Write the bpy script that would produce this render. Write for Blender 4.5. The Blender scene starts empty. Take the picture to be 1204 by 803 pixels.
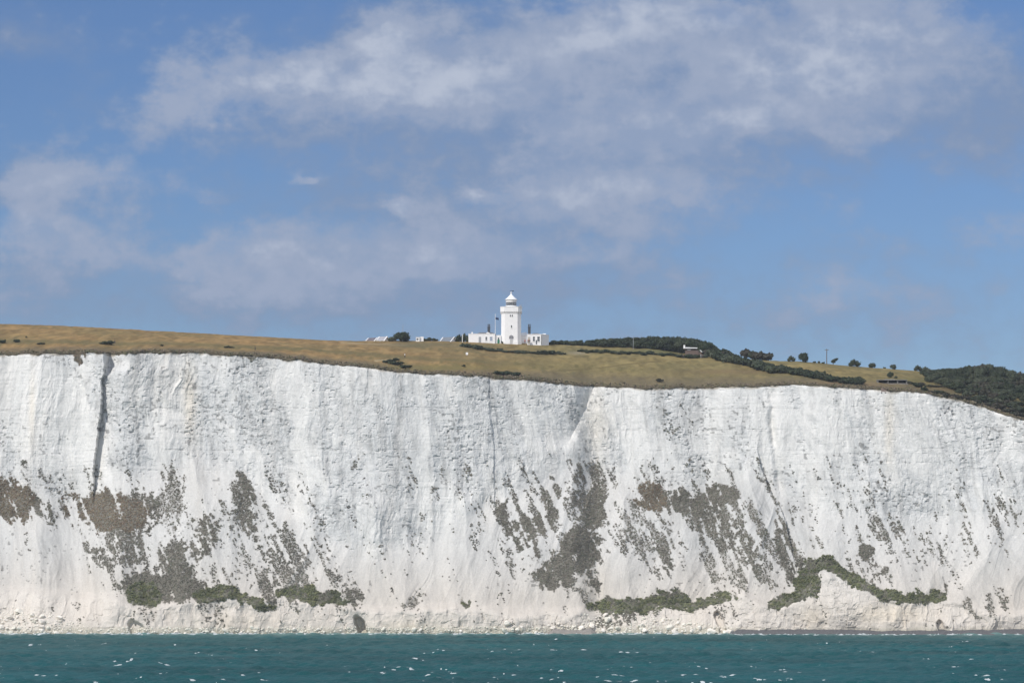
import bpy, math, random
import numpy as np
from mathutils import Matrix, Vector
R = math.radians
rng = np.random.default_rng(11)
random.seed(5)
S = bpy.context.scene
C = S.collection

# ------------------------------------------------------------------ camera
F = 3414.0                      # focal length in pixels of the 1204 px wide photograph
PITCH = math.atan((676 - 401.5) / F)
CAMZ = 20.0
cs, sn = math.cos(PITCH), math.sin(PITCH)
cam = bpy.data.cameras.new('camera')
cam.sensor_width = 36; cam.lens = 36 * F / 1204
cam.clip_start = 1; cam.clip_end = 20000
co = bpy.data.objects.new('camera', cam); C.objects.link(co)
co.location = (0, 0, CAMZ); co.rotation_euler = (math.pi / 2 + PITCH, 0, 0)
S.camera = co

def zat(py, y):
    d = (401.5 - np.asarray(py, float)) / F
    return CAMZ + np.asarray(y) * (sn + d * cs) / (cs - d * sn)
def xat(px, y, z):
    return (np.asarray(px, float) - 602) / F * (np.asarray(y) * cs + (np.asarray(z) - CAMZ) * sn)
def topx(x, y, z):
    dep = y * cs + (z - CAMZ) * sn
    return 602 + F * x / dep, 401.5 - F * ((z - CAMZ) * cs - y * sn) / dep

# ------------------------------------------------------------------ sun, sky, exposure
SUN_AZ, SUN_EL = 40.0, 44.0       # degrees left of the camera's back, elevation
sd = Vector((-math.sin(R(SUN_AZ)) * math.cos(R(SUN_EL)), -math.cos(R(SUN_AZ)) * math.cos(R(SUN_EL)), math.sin(R(SUN_EL))))
sl = bpy.data.lights.new('sun', 'SUN'); sl.energy = 3.9; sl.angle = R(0.55); sl.color = (1, .955, .89)
so = bpy.data.objects.new('sun', sl); C.objects.link(so)
so.rotation_euler = sd.to_track_quat('Z', 'Y').to_euler(); so.location = (-300, -300, 400)
S.view_settings.view_transform = 'Standard'; S.view_settings.look = 'None'
S.view_settings.gamma = 1; S.view_settings.exposure = -0.2; S.view_settings.use_curve_mapping = False
W = bpy.data.worlds.new('World'); S.world = W; W.use_nodes = True
nt = W.node_tree; nt.nodes.clear()
def N(t, **kw):
    n = nt.nodes.new(t)
    for k, v in kw.items(): setattr(n, k, v)
    return n
def L(a, b): nt.links.new(a, b)
def M(op, a, b=None, c=None, clamp=False):
    n = N('ShaderNodeMath', operation=op); n.use_clamp = clamp
    for i, v in enumerate((a, b, c)):
        if v is None: continue
        if isinstance(v, (int, float)): n.inputs[i].default_value = v
        else: L(v, n.inputs[i])
    return n.outputs[0]
sky = N('ShaderNodeTexSky', sky_type='NISHITA'); sky.sun_disc = False
sky.sun_elevation = R(SUN_EL); sky.sun_rotation = math.atan2(sd.x, sd.y)
sky.altitude = 0; sky.air_density = 1.0; sky.dust_density = 0.3; sky.ozone_density = 3.0
SKY_STRENGTH = 0.10
tc = N('ShaderNodeTexCoord'); sp = N('ShaderNodeSeparateXYZ'); L(tc.outputs['Generated'], sp.inputs[0])
yy = M('MAXIMUM', sp.outputs[1], 0.08)
U = M('DIVIDE', sp.outputs[0], yy); V = M('DIVIDE', sp.outputs[2], yy)
P = N('ShaderNodeCombineXYZ'); L(U, P.inputs[0]); L(V, P.inputs[1])
def noise_w(scale, sx, sy, detail, rough, off):
    m = N('ShaderNodeMapping'); m.inputs['Scale'].default_value = (sx, sy, 1); m.inputs['Location'].default_value = (off, off * .7, 0)
    L(P.outputs[0], m.inputs[0])
    n = N('ShaderNodeTexNoise'); n.inputs['Scale'].default_value = scale; n.inputs['Detail'].default_value = detail; n.inputs['Roughness'].default_value = rough
    L(m.outputs[0], n.inputs[0]); return n
nz = noise_w(24, 1, 1.5, 9, .58, 3.1); nz2 = noise_w(75, 1, 1.3, 8, .62, 8.3)
warp = N('ShaderNodeVectorMath', operation='SUBTRACT'); L(nz.outputs['Color'], warp.inputs[0]); warp.inputs[1].default_value = (.5, .5, .5)
wsc = N('ShaderNodeVectorMath', operation='MULTIPLY'); L(warp.outputs[0], wsc.inputs[0]); wsc.inputs[1].default_value = (.05, .03, 0)
PW = N('ShaderNodeVectorMath', operation='ADD'); L(P.outputs[0], PW.inputs[0]); L(wsc.outputs[0], PW.inputs[1])
def blobs(lst):
    tot = None
    for (bx, by, rx, ry, w) in lst:
        th = PITCH + math.atan((401.5 - by) / F)
        c = ((bx - 602) / F / math.cos(PITCH), math.tan(th), 0)
        a = N('ShaderNodeVectorMath', operation='SUBTRACT'); L(PW.outputs[0], a.inputs[0]); a.inputs[1].default_value = c
        b = N('ShaderNodeVectorMath', operation='MULTIPLY'); L(a.outputs[0], b.inputs[0]); b.inputs[1].default_value = (F / (rx * 1.1), F / (ry * 1.2), 0)
        d = N('ShaderNodeVectorMath', operation='DOT_PRODUCT'); L(b.outputs[0], d.inputs[0]); L(b.outputs[0], d.inputs[1])
        e = M('MULTIPLY', M('EXPONENT', M('MULTIPLY', d.outputs['Value'], -1)), w)
        tot = e if tot is None else M('ADD', tot, e)
    return tot
grey = blobs([(602, 385, 900, 60, .42), (760, 110, 420, 110, .22), (450, 260, 260, 80, .14),(620, 75, 330, 62, .8), (900, 70, 230, 75, .75), (1110, 95, 120, 70, .6), (30, 50, 70, 35, .5), (50, 205, 90, 30, .55), (60, 285, 95, 45, .55),
              (640, 168, 200, 38, .55), (850, 150, 200, 45, .5), (680, 240, 170, 40, .6), (390, 300, 200, 42, .6), (560, 300, 130, 40, .4),
              (320, 225, 130, 24, .35), (1030, 335, 150, 50, .28), (1190, 160, 60, 60, .4), (250, 350, 330, 26, .32), (95, 120, 60, 24, .25), (700, 320, 200, 30, .2), (330, 130, 110, 45, .4)])
lit = blobs([(1080, 60, 110, 50, .3), (560, 300, 120, 30, .3), (930, 150, 120, 22, .25), (1000, 345, 130, 26, .22), (250, 345, 200, 14, .2),(300, 95, 90, 30, .3), (480, 95, 130, 40, .45), (640, 60, 90, 50, .35), (880, 70, 120, 60, .35), (1010, 90, 110, 50, .35), (720, 160, 130, 35, .35), (120, 210, 70, 22, .3), (80, 285, 90, 28, .35), (350, 300, 140, 36, .3), (680, 240, 130, 32, .35),(370, 100, 125, 27, .75), (462, 62, 30, 24, .85), (560, 85, 70, 35, .55), (735, 35, 65, 24, .8), (770, 8, 75, 14, .8), (848, 12, 22, 13, .7),
             (950, 95, 85, 24, .5), (970, 40, 90, 26, .55), (790, 150, 100, 24, .6), (640, 160, 50, 22, .35), (740, 222, 95, 20, .6), (625, 215, 45, 22, .4), (350, 206, 26, 6, .75),
             (484, 240, 22, 7, .8), (562, 222, 12, 5, .7), (285, 300, 65, 22, .5), (410, 292, 75, 24, .5), (545, 298, 55, 20, .45), (35, 270, 65, 22, .55),
             (75, 205, 60, 14, .4), (1100, 30, 60, 25, .4), (890, 150, 50, 16, .4), (225, 230, 30, 14, .3), (1010, 160, 25, 10, .35), (985, 350, 50, 14, .25), (700, 300, 60, 10, .25)])
ncen = M('SUBTRACT', M('ADD', M('MULTIPLY', nz.outputs['Fac'], .6), M('MULTIPLY', nz2.outputs['Fac'], .4)), .5)
def mr(v, a, b, hi):
    n = N('ShaderNodeMapRange', interpolation_type='SMOOTHSTEP'); L(v, n.inputs[0])
    n.inputs[1].default_value = a; n.inputs[2].default_value = b; n.inputs[3].default_value = 0; n.inputs[4].default_value = hi
    return n.outputs[0]
puff = mr(M('ADD', M('MULTIPLY', nz.outputs['Fac'], .45), M('MULTIPLY', nz2.outputs['Fac'], .55)), .40, .60, 1)
gfac = M('MULTIPLY', mr(M('ADD', grey, M('MULTIPLY', ncen, 1.9)), .08, .95, .82), M('ADD', M('MULTIPLY', puff, .25), .78))
lfac = M('MULTIPLY', mr(M('ADD', M('MULTIPLY', lit, 1.25), M('MULTIPLY', ncen, 2.6)), .02, .70, .80), M('ADD', M('MULTIPLY', puff, .45), .62), None, True)
tint = N('ShaderNodeMix', data_type='RGBA', blend_type='MULTIPLY'); tint.inputs[0].default_value = 1
L(sky.outputs[0], tint.inputs[6]); tint.inputs[7].default_value = (.57, .69, .93, 1)
K = 1 / SKY_STRENGTH
def cmix(fac, a, col):
    n = N('ShaderNodeMix', data_type='RGBA'); L(fac, n.inputs[0]); L(a, n.inputs[6]); n.inputs[7].default_value = (col[0] * K, col[1] * K, col[2] * K, 1)
    return n.outputs[2]
ltop = M('MULTIPLY', mr(M('ADD', M('MULTIPLY', lit, 1.0), M('MULTIPLY', ncen, 2.4)), .62, 1.35, .75), M('ADD', M('MULTIPLY', puff, .6), .45), None, True)
skyc = cmix(ltop, cmix(lfac, cmix(gfac, tint.outputs[2], (.255, .335, .50)), (.40, .47, .63)), (.58, .64, .77))
# unseen bright cumulus added overhead and behind the camera to lift the fill light
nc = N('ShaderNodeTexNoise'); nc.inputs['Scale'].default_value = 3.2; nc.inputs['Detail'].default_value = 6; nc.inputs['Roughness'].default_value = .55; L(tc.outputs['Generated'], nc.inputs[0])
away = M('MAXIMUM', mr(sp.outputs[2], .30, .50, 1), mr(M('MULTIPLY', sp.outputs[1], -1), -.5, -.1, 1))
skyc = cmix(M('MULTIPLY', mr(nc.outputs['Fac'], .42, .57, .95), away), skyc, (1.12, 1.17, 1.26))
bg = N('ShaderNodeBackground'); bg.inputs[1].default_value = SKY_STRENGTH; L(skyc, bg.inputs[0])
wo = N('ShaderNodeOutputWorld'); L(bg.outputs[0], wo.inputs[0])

# ------------------------------------------------------------------ helpers
_lat = np.random.default_rng(3).random((8, 512, 512)).astype(np.float32)
def vn(x, y, k=0):
    t = _lat[k % 8]
    xi = np.floor(x).astype(np.int64); yi = np.floor(y).astype(np.int64)
    fx = x - xi; fy = y - yi
    fx = fx * fx * fx * (fx * (fx * 6 - 15) + 10); fy = fy * fy * fy * (fy * (fy * 6 - 15) + 10)
    x0, x1, y0, y1 = xi & 511, (xi + 1) & 511, yi & 511, (yi + 1) & 511
    return (t[y0, x0] * (1 - fx) + t[y0, x1] * fx) * (1 - fy) + (t[y1, x0] * (1 - fx) + t[y1, x1] * fx) * fy
def fbm(x, y, o=4, k=0, g=.5):
    s = 0; a = 1; n = 0
    for i in range(o):
        s = s + a * (vn(x * 2 ** i + 17.3 * i, y * 2 ** i + 9.1 * i, k + i) - .5); n += a; a *= g
    return s / n * 2            # about -1..1
def ridge(x, y, o=3, k=0):
    s = 0; a = 1; n = 0
    for i in range(o):
        s = s + a * (1 - np.abs(2 * vn(x * 2 ** i + 5.7 * i, y * 2 ** i + 3.3 * i, k + i) - 1)); n += a; a *= .5
    return s / n
def sst(a, b, x):
    t = np.clip((x - a) / (b - a), 0, 1); return t * t * (3 - 2 * t)
def pl(pts, x):
    p = np.array(pts, float); return np.interp(x, p[:, 0], p[:, 1])

def mat(name, col, rough=.8, var=.0, scale=.5, attr=None, bump=0, bscale=3, rnd=0, metal=0, spec=.3):
    m = bpy.data.materials.new(name); m.use_nodes = True
    t = m.node_tree; b = t.nodes['Principled BSDF']
    b.inputs['Roughness'].default_value = rough; b.inputs['Metallic'].default_value = metal
    b.inputs['Specular IOR Level'].default_value = spec
    if attr:
        a = t.nodes.new('ShaderNodeAttribute'); a.attribute_name = attr; cur = a.outputs['Color']
    else:
        a = t.nodes.new('ShaderNodeRGB'); a.outputs[0].default_value = (*col, 1); cur = a.outputs[0]
    tco = t.nodes.new('ShaderNodeTexCoord')
    if var or rnd:
        h = t.nodes.new('ShaderNodeHueSaturation'); t.links.new(cur, h.inputs['Color']); cur = h.outputs[0]
        val = None
        if var:
            n = t.nodes.new('ShaderNodeTexNoise'); n.inputs['Scale'].default_value = scale; n.inputs['Detail'].default_value = 5; n.inputs['Roughness'].default_value = .65
            t.links.new(tco.outputs['Object'], n.inputs[0])
            q = t.nodes.new('ShaderNodeMapRange'); t.links.new(n.outputs['Fac'], q.inputs[0])
            q.inputs[1].default_value = .25; q.inputs[2].default_value = .75; q.inputs[3].default_value = 1 - var; q.inputs[4].default_value = 1 + var
            val = q.outputs[0]
        if rnd:
            oi = t.nodes.new('ShaderNodeObjectInfo')
            q = t.nodes.new('ShaderNodeMapRange'); t.links.new(oi.outputs['Random'], q.inputs[0]); q.inputs[3].default_value = 1 - rnd; q.inputs[4].default_value = 1 + rnd
            q2 = t.nodes.new('ShaderNodeMath'); q2.operation = 'MULTIPLY_ADD'; t.links.new(oi.outputs['Random'], q2.inputs[0]); q2.inputs[1].default_value = -.05; q2.inputs[2].default_value = .525
            t.links.new(q2.outputs[0], h.inputs['Hue'])
            if val is None: val = q.outputs[0]
            else:
                mm = t.nodes.new('ShaderNodeMath'); mm.operation = 'MULTIPLY'; t.links.new(val, mm.inputs[0]); t.links.new(q.outputs[0], mm.inputs[1]); val = mm.outputs[0]
        t.links.new(val, h.inputs['Value'])
    t.links.new(cur, b.inputs['Base Color'])
    if bump:
        n = t.nodes.new('ShaderNodeTexNoise'); n.inputs['Scale'].default_value = bscale; n.inputs['Detail'].default_value = 6; n.inputs['Roughness'].default_value = .65
        t.links.new(tco.outputs['Object'], n.inputs[0])
        bp = t.nodes.new('ShaderNodeBump'); bp.inputs['Strength'].default_value = bump; bp.inputs['Distance'].default_value = .3
        t.links.new(n.outputs['Fac'], bp.inputs['Height']); t.links.new(bp.outputs[0], b.inputs['Normal'])
    return m

def obj(name, me, m, parent=None, loc=None):
    o = bpy.data.objects.new(name, me); C.objects.link(o)
    if m is not None and not me.materials: me.materials.append(m)
    if parent is not None: o.parent = parent
    if loc is not None: o.location = loc
    return o
def tag(o, label=None, cat=None, group=None, kind=None):
    if label: o['label'] = label
    if cat: o['category'] = cat
    if group: o['group'] = group
    if kind: o['kind'] = kind
    return o
def npmesh(name, verts, quads, smooth=False, col=None, tris=None):
    me = bpy.data.meshes.new(name)
    verts = np.asarray(verts, np.float32).reshape(-1, 3); quads = np.asarray(quads, np.int32).reshape(-1, 4)
    k = len(quads); nt_ = 0 if tris is None else len(tris)
    me.vertices.add(len(verts)); me.vertices.foreach_set('co', verts.ravel())
    li = quads.ravel(); ls = np.arange(k) * 4
    if nt_:
        tris = np.asarray(tris, np.int32); li = np.concatenate([li, tris.ravel()]); ls = np.concatenate([ls, 4 * k + np.arange(nt_) * 3])
    me.loops.add(len(li)); me.loops.foreach_set('vertex_index', li.astype(np.int32))
    me.polygons.add(k + nt_); me.polygons.foreach_set('loop_start', ls.astype(np.int32))
    me.polygons.foreach_set('use_smooth', np.full(k + nt_, smooth))
    if col is not None:
        a = me.color_attributes.new('Col', 'FLOAT_COLOR', 'POINT')
        c4 = np.ones((len(verts), 4), np.float32); c4[:, :3] = col; a.data.foreach_set('color', c4.ravel())
    me.update(calc_edges=True); me.validate(); return me
def gridquads(nr, nc):
    i = np.arange(nr * nc).reshape(nr, nc)
    return np.stack([i[:-1, :-1], i[:-1, 1:], i[1:, 1:], i[1:, :-1]], -1).reshape(-1, 4)

class MB:
    def __init__(s): s.v = []; s.f = []
    def add(s, v, f):
        o = len(s.v); s.v += [tuple(p) for p in v]; s.f += [tuple(i + o for i in q) for q in f]; return s
    def box(s, x0, x1, y0, y1, z0, z1):
        return s.add([(x0, y0, z0), (x1, y0, z0), (x1, y1, z0), (x0, y1, z0), (x0, y0, z1), (x1, y0, z1), (x1, y1, z1), (x0, y1, z1)],
                     [(3, 2, 1, 0), (4, 5, 6, 7), (0, 1, 5, 4), (1, 2, 6, 5), (2, 3, 7, 6), (3, 0, 4, 7)])
    def prism(s, poly, z0, z1, poly1=None):
        n = len(poly); p1 = poly1 or poly
        return s.add([(x, y, z0) for x, y in poly] + [(x, y, z1) for x, y in p1],
                     [tuple(range(n - 1, -1, -1)), tuple(range(n, 2 * n))] + [(i, (i + 1) % n, n + (i + 1) % n, n + i) for i in range(n)])
    def lathe(s, prof, n=24, cx=0, cy=0, caps=True):
        v = []; f = []
        for (r, z) in prof:
            for k in range(n): a = 2 * math.pi * k / n; v.append((cx + r * math.cos(a), cy + r * math.sin(a), z))
        for j in range(len(prof) - 1):
            for k in range(n): f.append((j * n + k, j * n + (k + 1) % n, (j + 1) * n + (k + 1) % n, (j + 1) * n + k))
        if caps: f.append(tuple(range(n - 1, -1, -1))); f.append(tuple((len(prof) - 1) * n + k for k in range(n)))
        return s.add(v, f)
    def tube(s, a, b, r0, r1=None, n=8):
        a = Vector(a); b = Vector(b); r1 = r0 if r1 is None else r1
        q = (b - a).to_track_quat('Z', 'Y'); v = []
        for (p, r) in ((a, r0), (b, r1)):
            for k in range(n): t = 2 * math.pi * k / n; v.append(p + q @ Vector((r * math.cos(t), r * math.sin(t), 0)))
        return s.add(v, [(k, (k + 1) % n, n + (k + 1) % n, n + k) for k in range(n)] + [tuple(range(n - 1, -1, -1)), tuple(range(n, 2 * n))])
    def build(s, name, m, parent=None, smooth=False):
        me = bpy.data.meshes.new(name); me.from_pydata(s.v, [], s.f); me.update()
        if smooth: me.polygons.foreach_set('use_smooth', [True] * len(me.polygons))
        return obj(name, me, m, parent)
def empty(name, loc, rz=0, label=None, cat=None, group=None):
    o = bpy.data.objects.new(name, None); C.objects.link(o); o.location = loc; o.rotation_euler = (0, 0, rz); o.empty_display_size = .5
    return tag(o, label, cat, group)
def copy_tree(o, parent=None):
    c = o.copy(); C.objects.link(c); c.parent = parent
    for ch in list(o.children): copy_tree(ch, c)
    return c

# ------------------------------------------------------------------ cliff
XV = 215.0
inner = np.arange(-XV, XV, .25)
outer = XV + np.cumsum(np.linspace(.6, 12, 110))
xs = np.concatenate([-outer[::-1], inner, outer]); NC = len(xs); NR = 380
ybase0 = 1000.0
pxb = 602 + F * xs / ybase0
WL = [(-1500, 745.2), (0, 745.3), (400, 744.9), (800, 744.9), (1204, 745.3), (2800, 745.3)]
def smooth(a, w):
    k = np.hanning(w + 2)[1:-1]; k /= k.sum(); return np.convolve(np.pad(a, w // 2, 'edge'), k, 'valid')[:len(a)]
wlp = pl(WL, pxb); dwl = (401.5 - wlp) / F
ybase = CAMZ / -((sn + dwl * cs) / (cs - dwl * sn))
pxb = 602 + F * xs / (ybase + 20)
EDGE = [(-2500, 400), (-300, 412), (0, 415), (60, 414.5), (130, 413.5), (200, 412), (270, 415), (300, 417), (350, 421), (400, 427.5), (450, 432.5), (480, 436), (550, 440.5), (600, 443.5), (650, 447.5), (700, 452.5), (760, 454.5),
        (830, 454.5), (880, 452.5), (935, 450), (980, 453), (1040, 457), (1090, 461), (1130, 468), (1160, 478), (1185, 486), (1204, 492), (1300, 530), (1500, 580), (3000, 600)]
LEDGE = [(-2500, 700), (0, 690), (60, 700), (140, 702), (170, 714), (270, 702), (310, 710), (330, 703), (420, 714), (480, 714), (560, 716), (640, 716), (700, 722), (740, 714), (800, 718), (860, 700), (905, 714), (945, 695), (962, 672), (1000, 684), (1045, 706), (1115, 708), (1150, 722), (3000, 722)]
TALUS = [(-2500, 570), (0, 565), (60, 580), (110, 575), (200, 545), (280, 555), (330, 600), (420, 650), (480, 650), (560, 600), (620, 570), (690, 545), (760, 565), (850, 570), (900, 560), (960, 600), (1050, 620), (1204, 600), (3000, 600)]
rr = ybase
zl = zat(pl(LEDGE, pxb), ybase + 5); zl = smooth(zl, 41)
zt = smooth(zat(pl(TALUS, pxb), ybase + 25), 121)
rubble = np.maximum(1 - sst(85, 150, pxb), sst(670, 705, pxb) * (1 - sst(830, 875, pxb)))
v = np.linspace(0, 1, NR)[:, None]
ztop = np.full(NC, 88.0)
for it in range(3):
    z = -2 + v * (ztop[None] + 2)
    z = z + 0 * xs[None]
    wob = 2.5 * fbm(xs[None] / 18, z / 18, 3, 2)
    zz = z + wob
    cfoot = .26 + .75 * rubble[None]
    ctal = .50 + .14 * fbm(xs[None] / 30 + 0 * z, z / 40, 2, 4)
    cup = .16
    a = sst(-1.5, 1.0, zz - zl[None]); b = sst(-5, 5, zz - zt[None])
    shelf = 1.1 * np.exp(-((zz - zl[None] - .8) / 1.1) ** 2)
    cot = (cfoot * (1 - a) + ctal * a) * (1 - b) + cup * b + shelf
    dz = np.diff(z, axis=0, prepend=z[:1])
    off = np.cumsum(cot * dz, axis=0)
    yc = ybase[None] + off
    yed = smooth(yc[-1], 61)
    pxe = 602 + F * xs / (yed * cs + 65 * sn)
    ztop = zat(pl(EDGE, pxe), yed)
    ztop = ztop + .45 * fbm(xs / 5, xs * 0, 3, 5)
X = xs[None] + 0 * z
PX, PY = topx(X, yc, z)
d = np.zeros_like(z)            # displacement towards the camera, metres
up = b                          # upper, steeper part
tal = a * (1 - b)
# buttresses, fans and gullies
rough = .10 + 1.4 * sst(-.10, .34, fbm((X + .3 * z) / 13 + .6 * fbm(X / 9, z / 14, 3, 1), z / 34, 5, 6, .62) + .10 * up)
for (cx, cy, rx, ry, w) in ((300, 455, 34, 45, .9), (150, 470, 40, 60, .6), (820, 490, 55, 40, .8), (560, 480, 40, 40, .6), (1130, 520, 80, 45, .5), (1040, 480, 30, 40, .6), (700, 480, 40, 30, .5)):
    rough = rough + w * np.exp(-((PX + 12 * fbm(PX / 20, PY / 30, 3, 2) - cx) / rx) ** 2 - ((PY - cy) / ry) ** 2)
strat = np.clip(.25 + 1.1 * fbm(X / 24, z / 12, 3, 2) + .2 * (1 - sst(105, 130, PX)), 0, .6)
d += 1.9 * fbm((X + .35 * z) / 30 + 7.7 + .5 * fbm(X / 30, z / 30, 2, 1), (z - .2 * X) / 48, 3, 1)
# talus fans spreading downhill: broad ribs with hollows between, leaning where the slope leans
lean = X - .36 * (z - 25) * sst(240, 420, PX) + .25 * (z - 25) * (1 - sst(120, 260, PX))
d += tal * 2.9 * (ridge(lean / 21 + .5 * fbm(lean / 25, z / 30, 3, 4), z / 70, 2, 5) - .62)
d += tal * .75 * (ridge(lean / 5.5 + .6 * fbm(lean / 9, z / 12, 3, 2), z / 40, 4, 1) - .6)
for (ax, ay, bx_, by_, w0, w1, A) in ((222, 520, 265, 690, 6, 60, 2.6), (430, 560, 470, 720, 10, 70, 2.0), (540, 560, 560, 720, 8, 55, 1.8), (730, 560, 740, 700, 10, 45, 2.0), (880, 540, 900, 700, 8, 40, 1.6), (1010, 540, 1060, 690, 10, 70, 2.2), (1150, 540, 1160, 720, 10, 60, 1.8), (40, 600, 60, 720, 14, 60, 2.2), (345, 560, 400, 700, 6, 40, 1.6)):
    k2 = np.clip((PY - ay) / (by_ - ay), 0, 1.15); cx2 = ax + (bx_ - ax) * k2 + 6 * fbm(PY / 40, PX / 60, 3, 2); w2 = w0 + (w1 - w0) * k2
    d += A * sst(ay - 6, ay + 40, PY) * np.clip(1 - np.abs((PX - cx2) / w2), 0, 1) ** 1.3 * (1 - .6 * sst(by_, by_ + 30, PY))
# fluted upper face: wide piers with narrow flutes on them, running a little off vertical
lv = X + .10 * z + 9 * fbm(X / 60, z / 60, 2, 2) + 1.8 * fbm(X / 13, z / 20, 3, 6)
d += up * 2.5 * (ridge(lv / 15, z / 75, 2, 3) - .62)
d += up * (.35 + .9 * sst(-.15, .35, fbm(X / 30, z / 40, 3, 7))) * (ridge(lv / 4.3 + .5 * fbm(X / 6, z / 7, 4, 1), z / 22, 4, 4) - .62)
d += (.28 * up + .12) * (ridge(lv / 1.7 + .6 * fbm(X / 3, z / 4, 3, 5), z / 6, 4, 2) - .6)
# broken rock: fine and uneven, much less on the slopes of debris
d += (.10 + .15 * rough) * (.5 * up + .30 + .6 * (1 - a)) * fbm(X / 2.0 + .3 * z, z / 3.0, 5, 4, .75)
d += (.05 + .24 * rough) * (.5 * up + .2 + .45 * (1 - a)) * (ridge((X + .35 * z) / 1.9 + .8 * fbm(X / 2, z / 2, 3, 3), (z - .25 * X) / 3.0, 4, 2) - .6)
pit = np.clip(vn(X / .9 + .2 * z, z / .8, 3) - .72, 0, .3) * np.clip(vn(X / 3.3, z / 5.1, 6) * 2.4 - .9, 0, 1)
d -= pit * (1.5 * rough * up + .35)
cell = vn(np.floor((X + 1.2 * fbm(X / 3, z / 3, 3, 1)) / 1.7) * 7.31, np.floor((z + 1.2 * fbm(X / 3, z / 3, 3, 3)) / 1.7) * 3.17, 2)
d += rough * (.20 * up + .03 + .3 * (1 - a)) * (cell - .5)
# bedding planes and flint courses
zb = z + .6 * fbm(X / 26, z / 30, 3, 3) + .15 * fbm(X / 3, z / 3, 2, 4)
bed = vn(zb / .7, X / 9, 1); bed2 = vn(zb / .36, X / 6, 5)
msk = strat
d += strat * (.30 * up + .05) * (.30 * (bed - .5) + .34 * (bed2 - .5))
for zf in (64, 71.5, 79.0):
    d -= (.18 * up) * np.exp(-((zb - zf) / .16) ** 2) * sst(.5, .7, vn(X / 7.1, 0 * z + zf, 3)) * vn(X / 1.1, 0 * z + zf, 4)
# undercut and blocky wave-worn foot
d += (1 - a) * (2.0 * fbm(X / 9, z / 12, 3, 2) + 1.2 * (ridge(X / 3.4 + .7 * fbm(X / 4, z / 4, 3, 6), z / 9, 4, 1) - .6) + .5 * (vn(np.floor((X + 1.5 * fbm(X / 4, z / 4, 3, 1)) / 2.6) * 3.3, np.floor((z + fbm(X / 4, z / 4, 3, 2)) / 2.2) * 5.1, 4) - .5))
# named gullies (pixel polylines looked up on the undisturbed face)
def line(pts): p = np.array(pts, float); return np.interp(PY, p[:, 1], p[:, 0]), p[0, 1], p[-1, 1]
def win(y0, y1, e=10): return sst(y0 - e, y0 + e * .3, PY) * (1 - sst(y1 - e, y1 + e, PY))
jag = 2.2 * fbm(PX / 9, PY / 9, 3, 3)
jag2 = 4.0 * fbm(PX / 40, PY / 30, 6, 3, .65)
def step(pts, A, Lw, B, Rw, m=1.2):
    global d
    c, y0, y1 = line(pts); q = PX + jag2 - c
    d += .55 * win(y0, y1, 26) * (.95 - .5 * m + m * vn(PY / 22, PY * 0 + c / 9, 5)) * np.where(q < 0, A * np.exp(np.minimum(q, 0) / Lw), -B * np.exp(-np.maximum(q, 0) / Rw))
def rstep(pts, A, Lw, B, Rw):
    global d
    c, y0, y1 = line(pts); q = PX + jag - c
    d += win(y0, y1) * -A * np.where(q < 0, np.exp(np.minimum(q, 0) / Lw), np.exp(-np.maximum(q, 0) / 7))
def crack(pts, A, w):
    global d
    c, y0, y1 = line(pts); q = PX + jag2 * .8 - c
    d -= win(y0, y1, 20) * (.4 + vn(PY / 11, PY * 0 + A, 5)) * A * np.exp(-(q / w) ** 2)
step([(124, 400), (122, 450), (117, 500), (112, 545), (111, 575)], 2.4, 60, 5.6, 70, .5)
d -= 1.9 * sst(122, 127, PX + jag) * (1 - sst(146, 150, PX + jag)) * sst(406, 410, PY) * (1 - sst(424, 444, PY + 2 * jag + .4 * (PX - 130)))
d -= 3.2 * sst(122, 125, PX + jag) * (1 - sst(150, 152, PX + jag * .4)) * (1 - sst(428, 440, PY + jag * 2 + .4 * (PX - 130)))
step([(575, 438), (575, 470), (579, 520), (582, 590)], 1.0, 34, .45, 26)
rstep([(699, 448), (694, 470), (680, 498), (668, 520)], 2.3, 20, .4, 30)
crack([(905, 446), (908, 500), (914, 540), (919, 580)], 1.7, 4.2)
step([(892, 540), (905, 575), (922, 610), (938, 665)], 1.3, 20, 1.2, 10)
def cave(cx, cy, rx, ry, dep):
    global d
    q = np.hypot((PX - cx - .35 * (PY - cy)) / rx, np.minimum(PY - cy, 0) / ry); d -= dep * (1 - sst(.7, 1.15, q + .16 * jag))
cave(424, 735, 6, 12, 4); cave(160, 738, 9, 9, 2); cave(845, 726, 5, 8, 2.4); cave(1106, 738, 5, 10, 2.4)
# under the bulge of the right-hand ledge
d += 3.2 * np.exp(-((PX - 1000) / 62) ** 2 - ((PY - 712) / 24) ** 2)
d *= sst(-2.5, 1.5, z) * .85 + .15
d -= .9 * sst(-1.6, 0, z - ztop[None]) * vn(X / 2.2, z * 0, 4)
YC = yc - d
edge_y = YC[-1].copy()
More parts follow.
